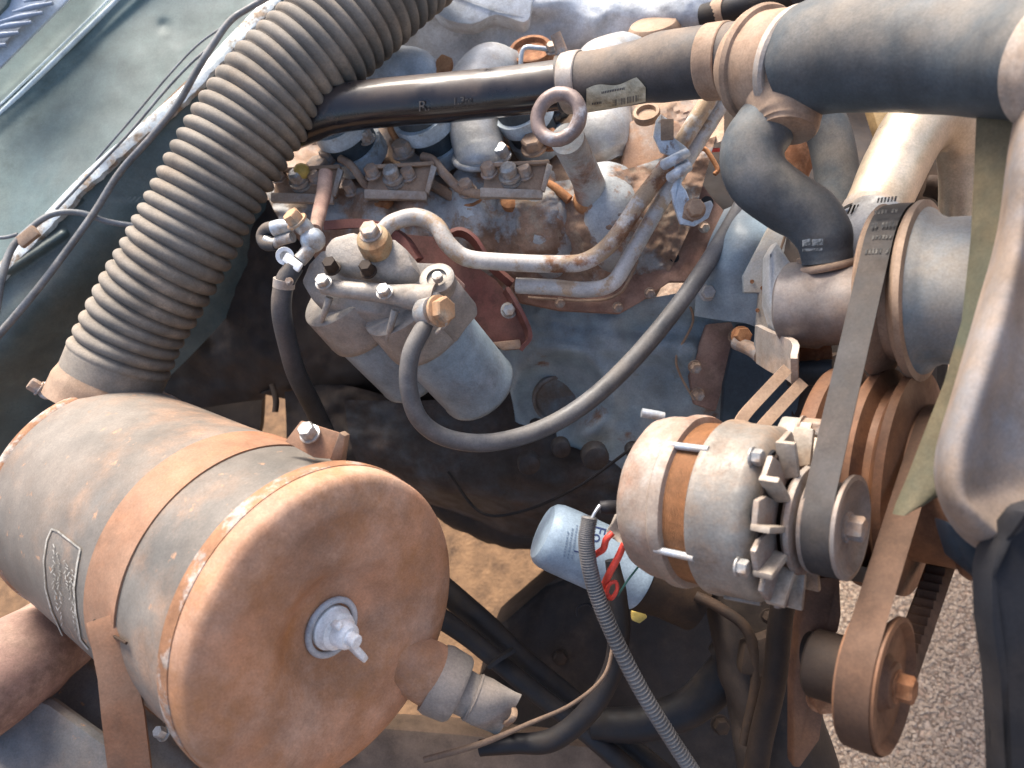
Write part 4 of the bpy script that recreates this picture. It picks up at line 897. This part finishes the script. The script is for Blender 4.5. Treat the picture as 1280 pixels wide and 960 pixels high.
MB().pxtube([(346, 284, .73, 8), (334, 286, .735, 8), (328, 295, .738, 8), (332, 305, .735, 8), (345, 306, .732, 8)], 16).build('fuel_hose', M_hose, label='tiny looped rubber hose left of the pale pipe unions', cat='hose')
MB().box(P(366, 328, .715), W((.8, -.6, .1)), W((.5, .8, 0)), TO, .019, .009, .006, .002).build('tube_clip', M_white, lf)
MB().lathe(P(356, 320, .716), W((.3, -.2, .9)), [(-.002, .008), (.002, .008), (.002, .0045), (-.002, .0045)], 20).build('clip_ring', M_white, lf)
MB().pxtube([(368, 332, .72, 12), (355, 356, .722, 12.5), (352, 390, .73, 12.5), (360, 430, .75, 12.5), (372, 470, .78, 12.5), (392, 510, .83, 12), (420, 570, .9, 12)], 24, 10).build('fuel_hose', M_hose, label='rubber hose hanging down from the left of the fuel filter', cat='hose')
MB().pxtube([(407, 216, .83, 9), (405, 240, .82, 9.5), (400, 262, .79, 9), (394, 288, .74, 8)], 16).build('fuel_hose', M_stub, label='dusty braided hose from the injectors down to the pipe unions', cat='hose')
# long black return hose
rh = thing('return_hose', 'long shiny black hose looping from the fuel filter across the block', 'hose', P(600, 550, .70))
MB().pxtube([(537, 400, .675, 8), (526, 416, .672, 11.5), (513, 445, .67, 11.5), (511, 485, .675, 11.5), (525, 525, .685, 11.5), (560, 548, .70, 11.5), (615, 553, .712, 11.5), (680, 535, .722, 11.5), (740, 498, .73, 11.5), (800, 440, .74, 11.5), (860, 365, .75, 11), (905, 295, .765, 10.5), (930, 250, .78, 10), (945, 220, .8, 10)], 28, 12).build('hose', M_cable, rh)

# ================================================================== ALTERNATOR
al = thing('alternator', 'dusty alternator with an orange laminated core driven by the fan belt', 'alternator', ALP)
AA = -AX
AB = AA
MB().lathe(ALP, AB, [(.088, .058), (.089, .0635), (.094, .0645), (.100, .0645), (.103, .0615)], 72).build('front_band', M_alt, al) if False else None
MB().lathe(ALP, AB, [(.030, .020), (.034, .050), (.038, .057), (.043, .0605), (.068, .0612), (.070, .0626), (.075, .0626), (.077, .059)], 80).build('front_housing', mat('pale cast housing', (.24, .225, .20), (.25, .17, .115), .45, 20, .42, metal=.3, bump=.3, bscale=160, edge=.15), al)
prof = [(.075, .0575)]
for k in range(16): t0 = .0765 + k * .0012; prof += [(t0, .0584), (t0 + .0008, .0584), (t0 + .0009, .0576), (t0 + .0012, .0576)]
MB().lathe(ALP, AB, prof, 80).build('stator_core', M_lam, al)
MB().lathe(ALP, AB, [(.094, .058), (.095, .0626), (.098, .0636), (.103, .0636), (.105, .0615), (.122, .0605), (.130, .058), (.136, .051), (.139, .042), (.140, .02)], 80, fn=lambda a, t: 1 + .010 * math.exp(-((a % (PI / 2)) - .7) ** 2 / .02)).rough(.0004, 70).build('rear_housing', M_alt, al)
u, v = perp(AB)
def ang_at(px, py):                                   # angle on the housing that faces a pixel
    q = P(px, py, .6) - ALP; q -= AB * q.dot(AB); return math.atan2(q.dot(v), q.dot(u))
def apt(t_, a, r): return ALP + AB * t_ + (u * math.cos(a) + v * math.sin(a)) * r
aT = ang_at(990, 520); aB = ang_at(880, 700)
for a in (aT + .12, aB - .15, aB + 1.4, aT - 1.5):
    MB().tube([apt(.070, a, .0615), apt(.100, a, .0615)], .0026, 10, 4).build('through_bolt', M_zinc, al)
    MB().hexa(apt(.040, a, .0600), -AB, .0055, .006).build('bolt', M_bolt, al)
# cooling fan: separate bent vanes
for k in range(12):
    a = aT + 2 * PI * k / 12
    rs = []
    d_ = u * math.cos(a) + v * math.sin(a); tn = AB.cross(d_).normalized()
    c0 = ALP + AB * .030
    MB().prism([c0 + d_ * .030 - tn * .010, c0 + d_ * .059 - tn * .012, c0 + d_ * .061 + tn * .006, c0 + d_ * .050 + tn * .010, c0 + d_ * .030 + tn * .008], AB * -.004, .001).build('fan_vane', M_alt, al)
    MB().prism([c0 + d_ * .032 - tn * .011, c0 + d_ * .060 - tn * .013, c0 + d_ * .060 - tn * .013 + AB * -.013, c0 + d_ * .036 - tn * .011 + AB * -.013], tn * .0045, .0012).build('fan_vane', mat('pale vane metal', (.40, .35, .29), (.36, .25, .17), .4, 30, .45, metal=.2, edge=.2), al)
MB().lathe(ALP, AB, [(.014, .020), (.016, .036), (.019, .037), (.022, .034)], 48).build('fan_disc', M_alt, al)
MB().lathe(ALP, AB, [(.0285, .030), (.0285, .052), (.0300, .053)], 48).build('fan_shadow_plate', M_dark2, al)  # dark disc added to paint the shade between the vanes
# cut-outs of the front housing
for k in range(8):
    a = aT + .25 + 2 * PI * k / 8
    d_ = u * math.cos(a) + v * math.sin(a); tn = AB.cross(d_).normalized()
    MB().lathe(ALP + AB * .0335 + d_ * .045, -AB, [(0, .010), (.0015, .009)], 16).build('vent', M_hole, al)
# mounting ears
ea = aT
MB().prism([apt(.040, ea - .28, .060), apt(.040, ea - .2, .076), apt(.040, ea + .02, .084), apt(.040, ea + .22, .078), apt(.040, ea + .35, .060)], AB * .016, .003).build('mounting_ear', MATS['pale cast housing'], al)
MB().prism([apt(.030, ea - .30, .050), apt(.030, ea - .28, .070), apt(.030, ea + .02, .082), apt(.030, ea + .16, .078), apt(.030, ea + .16, .074), apt(.030, ea + .02, .077), apt(.030, ea - .24, .066), apt(.030, ea - .26, .050)], AB * .012, .0012).build('ear_rim', M_alt, al)
MB().hexa(apt(.040, ea + .04, .073), -AB, .0085, .010).build('bolt', M_bolt, al)
MB().hexa(apt(.040, ea - .16, .069), -AB, .0075, .014).build('bolt', M_hex, al)
# edge web
for a in (ea + .2, ea + 1.0, ea - 1.0):
    MB().tube([apt(.047, a, .0645), apt(.047, a + .5, .0645)], .002, 8, 4)
for a in [ea + .45 + .52 * k for k in range(5)]:
    MB().prism([apt(.043, a, .0600), apt(.070, a, .0615), apt(.070, a + .05, .0615), apt(.043, a + .05, .0600)], (u * math.cos(a) + v * math.sin(a)) * .003, .0008).build('housing_rib', MATS['pale cast housing'], al)
MB().pxtube([(802, 516, .66, 6), (815, 518, .66, 6), (830, 521, .66, 6)], 14).build('rear_stud', M_zinc, al)
MB().lathe(ALP, AX, [(-.0125, .030), (-.012, .0335), (-.0095, .0342), (-.004, .028), (.004, .028), (.0095, .0342), (.012, .0342), (.0125, .031), (.009, .027), (.008, .012)], 72).build('pulley', mat('pulley steel', (.26, .225, .20), (.30, .20, .14), .4, 24, .5, metal=.3, edge=.2), al)
MB().hexa(ALP + AX * .008, AX, .0085, .009).build('pulley_nut', M_hex, al)

# ================================================================== AIR CLEANER
NA = W((.763, -.179, .622)).normalized(); NB = -NA
AC = P(418, 786, .604)
ac = thing('air_cleaner', 'large round air cleaner with an orange rusted end cap, lower left', 'air cleaner', P(300, 900, .7))
RB = .1185
MB().lathe(AC, NB, [(.018, RB * .98), (.020, RB), (.150, RB), (.154, RB * 1.002), (.20, RB), (.25, RB), (.30, RB * 1.0), (.358, RB * 1.0)], 128).rough(.0009, 14).build('canister', M_cleaner, ac)
MB().lathe(AC, NB, [(.356, RB), (.358, RB * 1.014), (.362, RB * 1.018), (.367, RB * 1.014), (.370, RB), (.382, RB * .96), (.390, RB * .8), (.392, 0)], 128, caps=False).build('rear_rim', M_capring, ac)
MB().lathe(AC, NB, [(.098, RB), (.098, RB * 1.013), (.148, RB * 1.013), (.148, RB)], 128).build('strap_band', M_band, ac)
RC = .1225
MB().lathe(AC, NA, [(-.022, RC * .97), (-.020, RC * 1.0), (-.014, RC * 1.008), (-.008, RC * 1.0), (.000, RC * .992), (.004, RC * .975), (.0064, RC * .935), (.0078, RC * .89), (.0090, RC * .85), (.0104, RC * .81), (.0108, RC * .78), (.0100, RC * .74), (.0092, RC * .68), (.0094, RC * .60), (.0092, RC * .52), (.0074, RC * .46), (.0020, RC * .39), (-.0025, RC * .34), (-.0045, RC * .28), (-.005, RC * .22), (-.005, 0)], 128, caps=False).build('end_cap', M_cap, ac)
MB().lathe(AC, NA, [(-.028, RC * .985), (-.026, RC * 1.012), (-.018, RC * 1.016), (-.013, RC * 1.012), (-.012, RC * .99)], 128).build('clamp_ring', M_capring, ac)
CB = AC + NA * -.005
MB().torus(CB + NA * .002, NA, .0215, .0026, 48, 12).build('washer', mat('grey rubber washer', (.42, .44, .47), None, rough=.4), ac)
MB().lathe(CB, NA, [(.0, .0172), (.004, .0172), (.0055, .0160), (.011, .0145), (.013, .0110), (.022, .0098), (.024, .0080), (.024, .0055), (.031, .0052), (.032, .004)], 32).build('wing_nut', M_white, ac)
wd1 = W((.80, -.62, .1)); wd1 = (wd1 - NA * wd1.dot(NA)).normalized(); wt = NA.cross(wd1).normalized() * .0055
for sg, ln in ((1, .034), (-1, .017)):
    q_ = [CB + NA * .006 + wd1 * sg * .004, CB + NA * .008 + wd1 * sg * ln * .55, CB + NA * .014 + wd1 * sg * ln * .92, CB + NA * .021 + wd1 * sg * ln, CB + NA * .0225 + wd1 * sg * ln * .8, CB + NA * .020 + wd1 * sg * ln * .5, CB + NA * .021 + wd1 * sg * .004]
    MB().prism([p_ - wt * .5 for p_ in q_], wt, .0018, 3).build('nut_wing', M_white, ac)
# strap tail and clamp lug
ua, va = perp(NB)
def cang(px, py):
    q = P(px, py, .62) - AC; q -= NB * q.dot(NB); return math.atan2(q.dot(va), q.dot(ua))
def cpt(t_, a, r): return AC + NB * t_ + (ua * math.cos(a) + va * math.sin(a)) * r
def cyl_px(px, py, R):                                # point of the canister wall behind a pixel
    r = (P(px, py, 1) - CAM).normalized(); w0 = CAM - AC; rp = r - NB * r.dot(NB); wp = w0 - NB * w0.dot(NB)
    A = rp.dot(rp); B = 2 * rp.dot(wp); Cc = wp.dot(wp) - R * R; D = max(B * B - 4 * A * Cc, 0); return CAM + r * ((-B - math.sqrt(D)) / (2 * A))
def depth_of(q): return (q - CAM).dot(VW)
d0 = depth_of(cyl_px(142, 796, RB * 1.02))
MB().strip([cyl_px(135, 770, RB * 1.02), cyl_px(142, 796, RB * 1.02), P(147, 845, d0 + .004), P(154, 890, d0 + .004), P(160, 940, d0 + .012), P(166, 990, d0 + .02)], W((1, -.35, -.2)), [.028, .030, .026, .029, .030, .030], .003, 1).build('strap_tail', M_band, ac)
MB().tube([cyl_px(118, 775, RB * 1.016), cyl_px(138, 792, RB * 1.018), cyl_px(158, 804, RB * 1.018)], .0011, 8, 6).build('strap_seam', M_dark2, ac)
dl = depth_of(cyl_px(368, 572, RB * 1.01)) - .004
MB().pxprism([(356, 552, dl + .004), (376, 526, dl + .002), (424, 541, dl), (414, 574, dl - .004), (392, 572, dl - .004)], .004, .001).build('clamp_lug', M_band, ac)
MB().pxprism([(424, 540, dl - .001), (431, 545, dl), (426, 580, dl + .004), (412, 575, dl - .004)], .02, .001).build('lug_flange', M_tan, ac)
MB().hexa(P(388, 543, dl - .002), W((-.2, .5, .8)), .0068, .009).build('lug_bolt', M_bolt, ac)
# rear hose clamp screw
MB().hexa(P(50, 486, .86), W((-.6, .5, .5)), .007, .010).build('clamp_screw', M_hex, ac)
MB().torus(P(60, 488, .86), W((.3, .2, .9)), .008, .0022, 20, 8).build('clamp_loop', M_bolt, ac)
# etched data plate with scribbled rows
dp = MB()
def quadline(mb, a, b_, wpx):
    dx, dy = b_[0] - a[0], b_[1] - a[1]; l = math.hypot(dx, dy); nx_, ny_ = -dy / l * wpx / 2, dx / l * wpx / 2
    n_ = max(2, int(l / 8)); prev = None
    for i in range(n_ + 1):
        x, y = a[0] + dx * i / n_, a[1] + dy * i / n_
        cur = (mb.bm.verts.new(cyl_px(x + nx_, y + ny_, RB + .0012)), mb.bm.verts.new(cyl_px(x - nx_, y - ny_, RB + .0012)))
        if prev: mb.face((prev[0], cur[0], cur[1], prev[1]))
        prev = cur
pts = [(64, 661), (72, 664), (100, 686), (96, 705), (92, 735), (94, 765), (100, 800), (110, 812)]
for a, b_ in zip(pts, pts[1:]): quadline(dp, a, b_, 2.2)
pts = [(64, 661), (58, 675), (54, 700), (56, 735), (64, 765), (78, 795)]
for a, b_ in zip(pts, pts[1:]): quadline(dp, a, b_, 1.6)
rnd = random.Random(5)
for col_, (x0, y0, y1) in enumerate(((68, 680, 762), (74, 690, 780), (83, 700, 740), (88, 715, 785), (91, 712, 795))):
    y = y0
    while y < y1:
        l = rnd.uniform(2, 6); bend = -3 * math.sin((y - 661) / 140 * PI)
        quadline(dp, (x0 + bend + (y - 690) * .06, y), (x0 + bend + (y - 690) * .06 + rnd.uniform(-3.5, 3.5), y + l), 1.1); y += l + rnd.uniform(.5, 3)
dp.build('etched_plate', M_scratch, ac)
# drain spout and rubber valve
so = P(530, 845, .60)
MB().pxtube([(492, 812, .668, 26), (506, 824, .672, 35), (520, 832, .676, 38), (534, 840, .680, 39), (548, 848, .684, 39)], 40, 8).build('drain_spout', M_cap, ac)
dv = thing('dust_valve', 'grey rubber dust valve on the spout of the air cleaner', 'rubber valve', P(600, 890, .57))
dax = (P(632, 892, .685) - P(545, 848, .684)).normalized()
vb = P(545, 848, .684)
MB().lathe(vb, dax, [(-.003, .024), (-.003, .0290), (.002, .0305), (.020, .0290), (.023, .0265), (.024, .019), (.034, .0185), (.036, .021)], 44).build('collar', M_grub, dv)
c0 = vb + dax * .034
wv = W((.35, .75, .3)); wv = (wv - dax * wv.dot(dax)).normalized(); hv = dax.cross(wv).normalized(); rs = []
for t_, w_, h_ in ((0, .020, .020), (.010, .022, .019), (.020, .023, .014), (.030, .024, .008), (.036, .025, .006)):
    rs.append([c0 + dax * t_ + wv * w_ * math.cos(a) + hv * h_ * math.sin(a) for a in [2 * PI * k / 24 for k in range(24)]])
MB().rings(rs).build('lips', M_grub, dv)
MB().torus(c0 + dax * .036, dax, .022, .0030, 28, 8, ell=.30).build('lip_rim', M_tan, dv)
# inlet stub at far left
MB().pxtube([(110, 770, .86, 44), (62, 800, .82, 52), (20, 830, .78, 60), (-50, 875, .74, 66)], 40, 8).build('inlet_tube', M_stub, ac, label='rough red brown inlet tube')
MB().hexa(P(205, 918, .80), W((-.3, .6, .7)), .006, .010).build('bolt', M_zinc, ac)

# ribbed duct ---------------------------------------------------------
duct = thing('air_duct', 'thick grey ribbed rubber duct rising from the air cleaner', 'duct', P(140, 470, .80))
cpts = [(134, 486, .83, 62), (170, 405, .825, 62), (222, 315, .82, 63), (275, 215, .82, 64.5), (334, 124, .825, 66), (402, 56, .835, 66), (470, -8, .85, 66), (545, -75, .87, 66)]
C = catmull([P(a, b_, c) for a, b_, c, r in cpts], 60)
acc = [0]; 
for a, b_ in zip(C, C[1:]): acc.append(acc[-1] + (b_ - a).length)
Lt = acc[-1]; nrib = 44; NS = nrib * 12; dense = []; rlist = []; j = 0
for i in range(NS + 1):
    s_ = Lt * i / NS
    while j < len(acc) - 2 and acc[j + 1] < s_: j += 1
    f_ = (s_ - acc[j]) / max(1e-9, acc[j + 1] - acc[j]); dense.append(C[j].lerp(C[j + 1], min(1, max(0, f_))))
    x_ = (j + f_) / (len(C) - 1) * (len(cpts) - 1); k = min(int(x_), len(cpts) - 2); f2 = x_ - k
    r = (cpts[k][3] * (1 - f2) + cpts[k + 1][3] * f2) * (cpts[k][2] * (1 - f2) + cpts[k + 1][2] * f2) / F
    ph = (i / 12) % 1; w_ = abs(math.sin(PI * ph)) ** .55
    rlist.append(r * (1 + noise.noise(Vector((s_ * 20, 0, 0))) * .022) - .0074 * (1 - w_) * (1 + .25 * noise.noise(Vector((s_ * 35, 5, 0)))) if s_ > .030 else r * (.99 - .25 * (.03 - s_)))
mbd = MB(); mbd.path(dense, rlist, 72); mbd.build('ribbed_hose', M_duct, duct, ang=180)
MB().pxtube([(124, 510, .83, 66), (132, 490, .83, 65), (139, 474, .83, 61)], 48).build('collar', M_tan, duct)

# ================================================================== LOWER PARTS IN SHADOW
dp_ = thing('gearbox_housing', 'greasy bellhousing coloured black for shade behind the fuel filter', 'housing', P(400, 500, 1.1))
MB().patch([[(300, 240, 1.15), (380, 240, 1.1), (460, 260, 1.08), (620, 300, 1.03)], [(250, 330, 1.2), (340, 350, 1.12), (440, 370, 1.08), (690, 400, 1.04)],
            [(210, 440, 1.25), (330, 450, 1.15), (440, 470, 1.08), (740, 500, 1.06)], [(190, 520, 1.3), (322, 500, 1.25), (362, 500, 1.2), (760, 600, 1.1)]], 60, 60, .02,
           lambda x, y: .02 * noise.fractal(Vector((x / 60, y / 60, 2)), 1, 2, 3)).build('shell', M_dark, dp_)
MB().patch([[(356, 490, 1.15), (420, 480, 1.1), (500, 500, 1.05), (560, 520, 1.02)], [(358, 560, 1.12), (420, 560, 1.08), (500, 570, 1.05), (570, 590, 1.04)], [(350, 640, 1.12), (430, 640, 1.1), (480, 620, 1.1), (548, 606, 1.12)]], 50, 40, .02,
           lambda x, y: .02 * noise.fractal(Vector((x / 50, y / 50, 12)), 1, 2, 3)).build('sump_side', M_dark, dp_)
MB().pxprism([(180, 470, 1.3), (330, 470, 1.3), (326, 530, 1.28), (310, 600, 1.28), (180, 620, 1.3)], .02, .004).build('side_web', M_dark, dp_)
MB().pxtube([(340, 480, 1.0, 3.5), (345, 500, 1.0, 4), (344, 515, 1.0, 4)], 10).build('linkage_rod', M_dark, label='short black rod hanging in the gap under the duct', cat='rod')
# axle casting
MB().pxtube([(555, 605, 1.18, 40), (620, 640, 1.16, 40), (700, 650, 1.12, 38), (800, 660, 1.08, 40)], 32).rough(.006, 30).build('axle_beam', M_dark, label='greasy axle beam coloured dark for shade beside the pale blue filter', cat='axle')
MB().pxprism([(604, 842, 1.10), (622, 780, 1.12), (680, 735, 1.12), (725, 700, 1.1), (790, 690, 1.05), (900, 690, 1.0), (1010, 720, .98), (1010, 800, .98), (1006, 870, 1.0), (1004, 965, 1.02), (990, 1040, 1.05), (600, 1040, 1.1), (590, 900, 1.1)], .10, .02).build('oil_sump', M_dark, label='large greasy sump coloured black for shade below the alternator', cat='sump')
MB().pxprism([(160, 880, .95), (420, 905, .95), (560, 915, .95), (760, 935, .93), (800, 1040, .93), (100, 1040, .95), (140, 930, .95)], .05, .012).rough(.002, 40).build('crossmember', M_cross, label='brown dusty crossmember along the bottom edge', cat='frame part')
fr_ = thing('frame_rail', 'grey dusty frame rail under the air cleaner, lower left corner', 'frame part', P(100, 880, .8))
MB().pxprism([(60, 790, .86), (130, 850, .84), (210, 930, .82), (280, 1000, .8), (40, 1010, .78), (-60, 940, .78), (-40, 860, .82)], .03, .006).build('rail', M_frame, fr_)
MB().pxprism([(75, 800, .93), (110, 770, .93), (180, 830, .9), (215, 880, .88), (205, 905, .86)], .03, .005).build('upper_web', M_frame, fr_)
MB().pxprism([(-60, 870, .77), (20, 866, .77), (60, 880, .765), (170, 960, .75), (200, 1040, .75), (-80, 1040, .75)], .02, .01).build('lower_lip', M_frame, fr_)
MB().pxprism([(100, 800, .98), (240, 870, .96), (290, 960, .95), (300, 1040, .95), (140, 1040, .97), (180, 930, .97)], .03, .006).build('dark_web', M_dark2, fr_)

# cables and hoses low down
cable('hose', 'upper of the two black hoses running down behind the rubber valve', 'hose', [(540, 725, .90, 16), (600, 775, .89, 15), (660, 830, .88, 14), (740, 895, .87, 14), (830, 970, .86, 15), (900, 1030, .85, 15)], M_darkhose, 20, 'pair of black hoses')
cable('hose', 'lower of the two black hoses running down behind the rubber valve', 'hose', [(540, 765, .86, 13), (590, 800, .86, 12), (650, 850, .85, 12), (720, 905, .84, 12), (790, 965, .83, 13), (860, 1030, .82, 13)], M_darkhose, 20, 'pair of black hoses')
MB().strip([P(612, 832, .845), P(626, 822, .84), P(642, 812, .845)], TO, .01, .004, 3).build('hose_tie', M_darkhose, label='black tie holding the pair of low hoses together', cat='tie')
cable('hose', 'dark coolant hose bending up to the pulley bracket', 'hose', [(740, 905, .84, 20), (800, 905, .83, 22), (860, 885, .82, 24), (900, 850, .81, 26), (925, 815, .80, 26)], M_darkhose, 26)
MB().lathe(P(918, 820, .80), (P(935, 800, .8) - P(900, 850, .81)), [(-.008, .022), (-.008, .025), (.008, .025), (.008, .022)], 32).build('hose_clamp', M_darkhose, label='dark clamp at the end of the low coolant hose', cat='clamp')
# corrugated loom
loom = catmull([P(a, b_, c) for a, b_, c in ((737, 646, .60), (733, 680, .60), (742, 730, .605), (765, 790, .61), (800, 860, .62), (840, 925, .63), (880, 985, .64))], 60)
rr = [(9.5 * .61 / F) * (1 + (.10 if (i // 2) % 2 else -.06)) for i in range(len(loom))]
MB().path(loom, rr, 16).build('corrugated_loom', M_cable, label='black corrugated wiring sleeve from the alternator to the bottom edge', cat='wiring', ang=180)
cable('wire', 'thin pale wire entering the corrugated sleeve', 'wire', [(738, 652, .598, 2), (744, 640, .598, 2), (750, 632, .6, 2.5)], M_zinc)
cable('hose', 'smooth black cable bundle hanging beside the corrugated sleeve', 'cable', [(765, 700, .66, 9), (772, 745, .66, 12), (774, 790, .665, 14), (765, 840, .67, 13), (735, 890, .675, 14), (690, 925, .68, 14), (640, 930, .685, 12), (600, 935, .69, 10)], M_darkhose, 20)
cable('wire', 'thin brown wire arching across the low hoses', 'wire', [(768, 800, .655, 2.5), (755, 845, .655, 2.5), (715, 880, .66, 2.5), (660, 905, .66, 3), (600, 930, .665, 4), (530, 950, .67, 4)], M_cross)
cable('wire', 'thin wire loop at the neck of the pale blue filter', 'wire', [(722, 770, .75, 1.5), (722, 760, .75, 1.5), (735, 755, .75, 1.5), (745, 765, .75, 1.5)], M_darkhose)
# electrical connector with red wires
cn = thing('terminal_connector', 'dusty plastic terminal on the back of the alternator', 'connector', P(778, 660, .62))
MB().pxtube([(750, 634, .605, 8), (762, 634, .605, 9), (780, 634, .61, 8)], 14).build('plug_boot', M_darkhose, cn)
MB().pxprism([(772, 640, .615), (788, 640, .62), (790, 665, .61), (786, 682, .60), (772, 678, .60), (758, 668, .605), (766, 655, .61)], .010, .002).build('connector_body', M_grub, cn)
cable('red_wire', 'upper short red wire in front of the pale blue filter', 'wire', [(766, 666, .600, 4), (758, 674, .600, 4.4), (754, 686, .605, 4.4), (746, 692, .61, 4), (738, 698, .62, 4)], M_red, 14, 'red wires')
cable('red_wire', 'lower longer red wire in front of the pale blue filter', 'wire', [(780, 680, .600, 4.2), (772, 698, .605, 4.6), (762, 716, .61, 4.6), (754, 734, .62, 4.6)], M_red, 14, 'red wires')
cable('red_wire', 'curled red wire end at the edge of the pale blue filter', 'wire', [(757, 742, .615, 3), (762, 730, .612, 2.5), (770, 728, .612, 2.5), (771, 738, .612, 2.5), (764, 748, .615, 3), (758, 742, .618, 3.5)], M_red, 10, 'red wires')
cable('green_wire', 'thin green wire crossing the neck of the pale blue filter', 'wire', [(772, 745, .615, 1.4), (785, 725, .615, 1.4), (800, 705, .62, 1.4), (806, 690, .63, 1.4)], M_green, 8)

# oil filter
of = thing('oil_filter', 'pale blue spin-on oil filter below the alternator', 'oil filter', P(720, 690, .74))
oa = P(703, 676, .735); ob = P(800, 720, .745); oax = (ob - oa).normalized(); oR = .0312
ol = (ob - oa).length
MB().lathe(oa, oax, [(-.022, 0), (-.0205, oR * .80), (-.017, oR * .92), (-.011, oR * .98), (0, oR), (ol * .92, oR), (ol * .94, oR * 1.03), (ol, oR * 1.03)], 64, caps=False).build('can', M_oilf, of)
MB().lathe(ob, oax, [(-.002, oR * 1.0), (.004, oR * 1.02), (.03, oR * .9), (.06, oR * .9)], 48).build('adapter', M_dark2, of)
def on_oil(px, py):
    r = (P(px, py, 1) - CAM).normalized(); w0 = CAM - oa; rp = r - oax * r.dot(oax); wp = w0 - oax * w0.dot(oax)
    A = rp.dot(rp); B = 2 * rp.dot(wp); Cc = wp.dot(wp) - (oR + .0004) ** 2; D = max(B * B - 4 * A * Cc, 0); return CAM + r * ((-B - math.sqrt(D)) / (2 * A))
def rt(cx, cy, ang):
    ca, sa = math.cos(ang), math.sin(ang); return lambda x, y: on_oil(cx + x * ca - y * -sa * 1.0, cy + x * sa + y * -ca)
text_on('Fo', 21, rt(748, 668, math.radians(105)), 'lettering', M_navy, of)
text_on('I', 18, rt(723, 690, math.radians(105)), 'lettering', M_navy, of)
for i, s_ in enumerate(('FILTRO OLEO', 'LUBRIFICANTE', 'MOTOR')):
    pass
ptx = MB(); rnd = random.Random(2)
for cx in (709, 714, 719):
    y = 664 + (cx - 709) * -.8
    while y < 697:
        l = rnd.uniform(1.2, 3.5); q = [on_oil(cx - (y - 664) * .16 + a, y + b_) for a, b_ in ((0, 0), (2.2, .5), (2.2, l), (0, l - .5))]
        ptx.face([ptx.bm.verts.new(v_) for v_ in q]); y += l + rnd.uniform(.6, 1.4)
ptx.build('fine_print', M_greytext, of)
MB().pxprism([(790, 765, .80), (802, 762, .80), (810, 772, .80), (800, 780, .80), (790, 776, .80)], .01, .002).build('yellow_fitting', M_yellow, label='small yellowish fitting under the oil filter', cat='fitting')

# lower pulley mounting: rusty plate
mp = thing('pulley_mount', 'rusty steel mounting plate beside the lower pulley', 'bracket', P(1010, 850, .62))
MB().pxprism([(1012, 722, .61), (1050, 722, .60), (1052, 770, .60), (1048, 790, .60), (1035, 800, .605), (1030, 850, .61), (1032, 870, .61), (1025, 925, .62), (1000, 960, .63), (992, 960, .635), (992, 860, .63), (1000, 780, .62)], .016, .004).build('plate', M_pulley, mp)
MB().pxtube([(1015, 820, .61, 30), (1035, 822, .60, 32), (1060, 828, .58, 28)], 32).build('shaft_housing', M_dark2, mp)
MB().pxtube([(925, 690, .76, 44), (930, 740, .76, 46), (940, 800, .755, 48), (965, 880, .75, 55), (985, 960, .75, 60)], 28).rough(.006, 30).build('pump_body', M_dark, mp)
MB().hexa(P(1025, 872, .60), TO, .009, .010).build('bolt', M_rust, mp)
MB().pxtube([(1062, 700, .60, 10), (1090, 695, .59, 12), (1130, 680, .585, 10)], 16).build('tie_arm', M_tan, mp)
MB().pxprism([(1065, 690, .63), (1130, 680, .62), (1125, 705, .62), (1100, 722, .62), (1075, 718, .625)], .02, .005).build('lower_lug', M_pulley, mp)
# dark back behind pulleys
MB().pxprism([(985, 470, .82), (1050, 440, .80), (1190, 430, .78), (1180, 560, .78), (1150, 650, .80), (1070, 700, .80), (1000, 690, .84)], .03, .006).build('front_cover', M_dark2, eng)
MB().lathe(P(1035, 560, .70), AX, [(-.01, .03), (0, .034), (.004, .030)], 30).build('seal_ring', M_orust, eng)

for i, (x, y, d, r) in enumerate(((905, 735, .72, 8), (870, 760, .80, 9), (960, 770, .70, 8), (900, 905, .9, 10), (700, 820, 1.08, 9), (760, 760, 1.05, 9))):
    MB().hexa(P(x, y, d), TO, r * d / F, .010).build('bolt', M_dark2, eng)
cable('wire', 'thin black wire hanging across the dark gap left of the pale blue filter', 'wire', [(560, 590, .95, 2), (600, 640, .93, 2), (650, 640, .9, 2), (720, 610, .85, 2), (790, 560, .8, 2)], M_darkhose, 8)
cable('hose', 'dark vertical hose behind the rusty mounting plate', 'hose', [(985, 720, .66, 14), (975, 780, .665, 15), (968, 850, .67, 15), (950, 930, .68, 15), (940, 1000, .69, 15)], M_dark2, 18)
cable('pipe', 'small dark brown pipe beside the dark vertical hose', 'pipe', [(870, 745, .72, 7), (900, 760, .71, 7), (935, 790, .70, 7), (945, 850, .70, 7), (930, 930, .70, 7)], M_dark2, 12)
cable('wire', 'thin wire curling below the oil filter neck', 'wire', [(800, 700, .68, 1.6), (812, 690, .67, 1.6), (830, 700, .67, 1.6), (850, 715, .68, 1.6), (880, 705, .69, 1.6)], M_cross, 8)
MB().pxprism([(930, 805, .70), (975, 790, .69), (985, 830, .69), (960, 850, .69), (925, 845, .70)], .02, .006).build('clamp_block', M_dark2, label='dark brown clamp block over the low coolant hose end', cat='clamp')

sc = thing('hose_clip', 'small dusty steel clip round the hose hanging left of the fuel filter', 'clip', P(356, 352, .722))
MB().lathe(P(355, 354, .722), (P(352, 390, .73) - P(355, 356, .722)), [(-.004, .0088), (-.004, .0098), (.004, .0098), (.004, .0088)], 28).build('band', M_clamp, sc)
MB().hexa(P(362, 352, .710), TO, .003, .005).build('screw', M_hex, sc)
for (x, y, d) in ((700, 378, .838), (772, 384, .828), (812, 366, .82), (880, 284, .812)):
    MB().hexa(P(x, y, d), SIDE, .0048, .005).build('bolt', M_hex, eng)
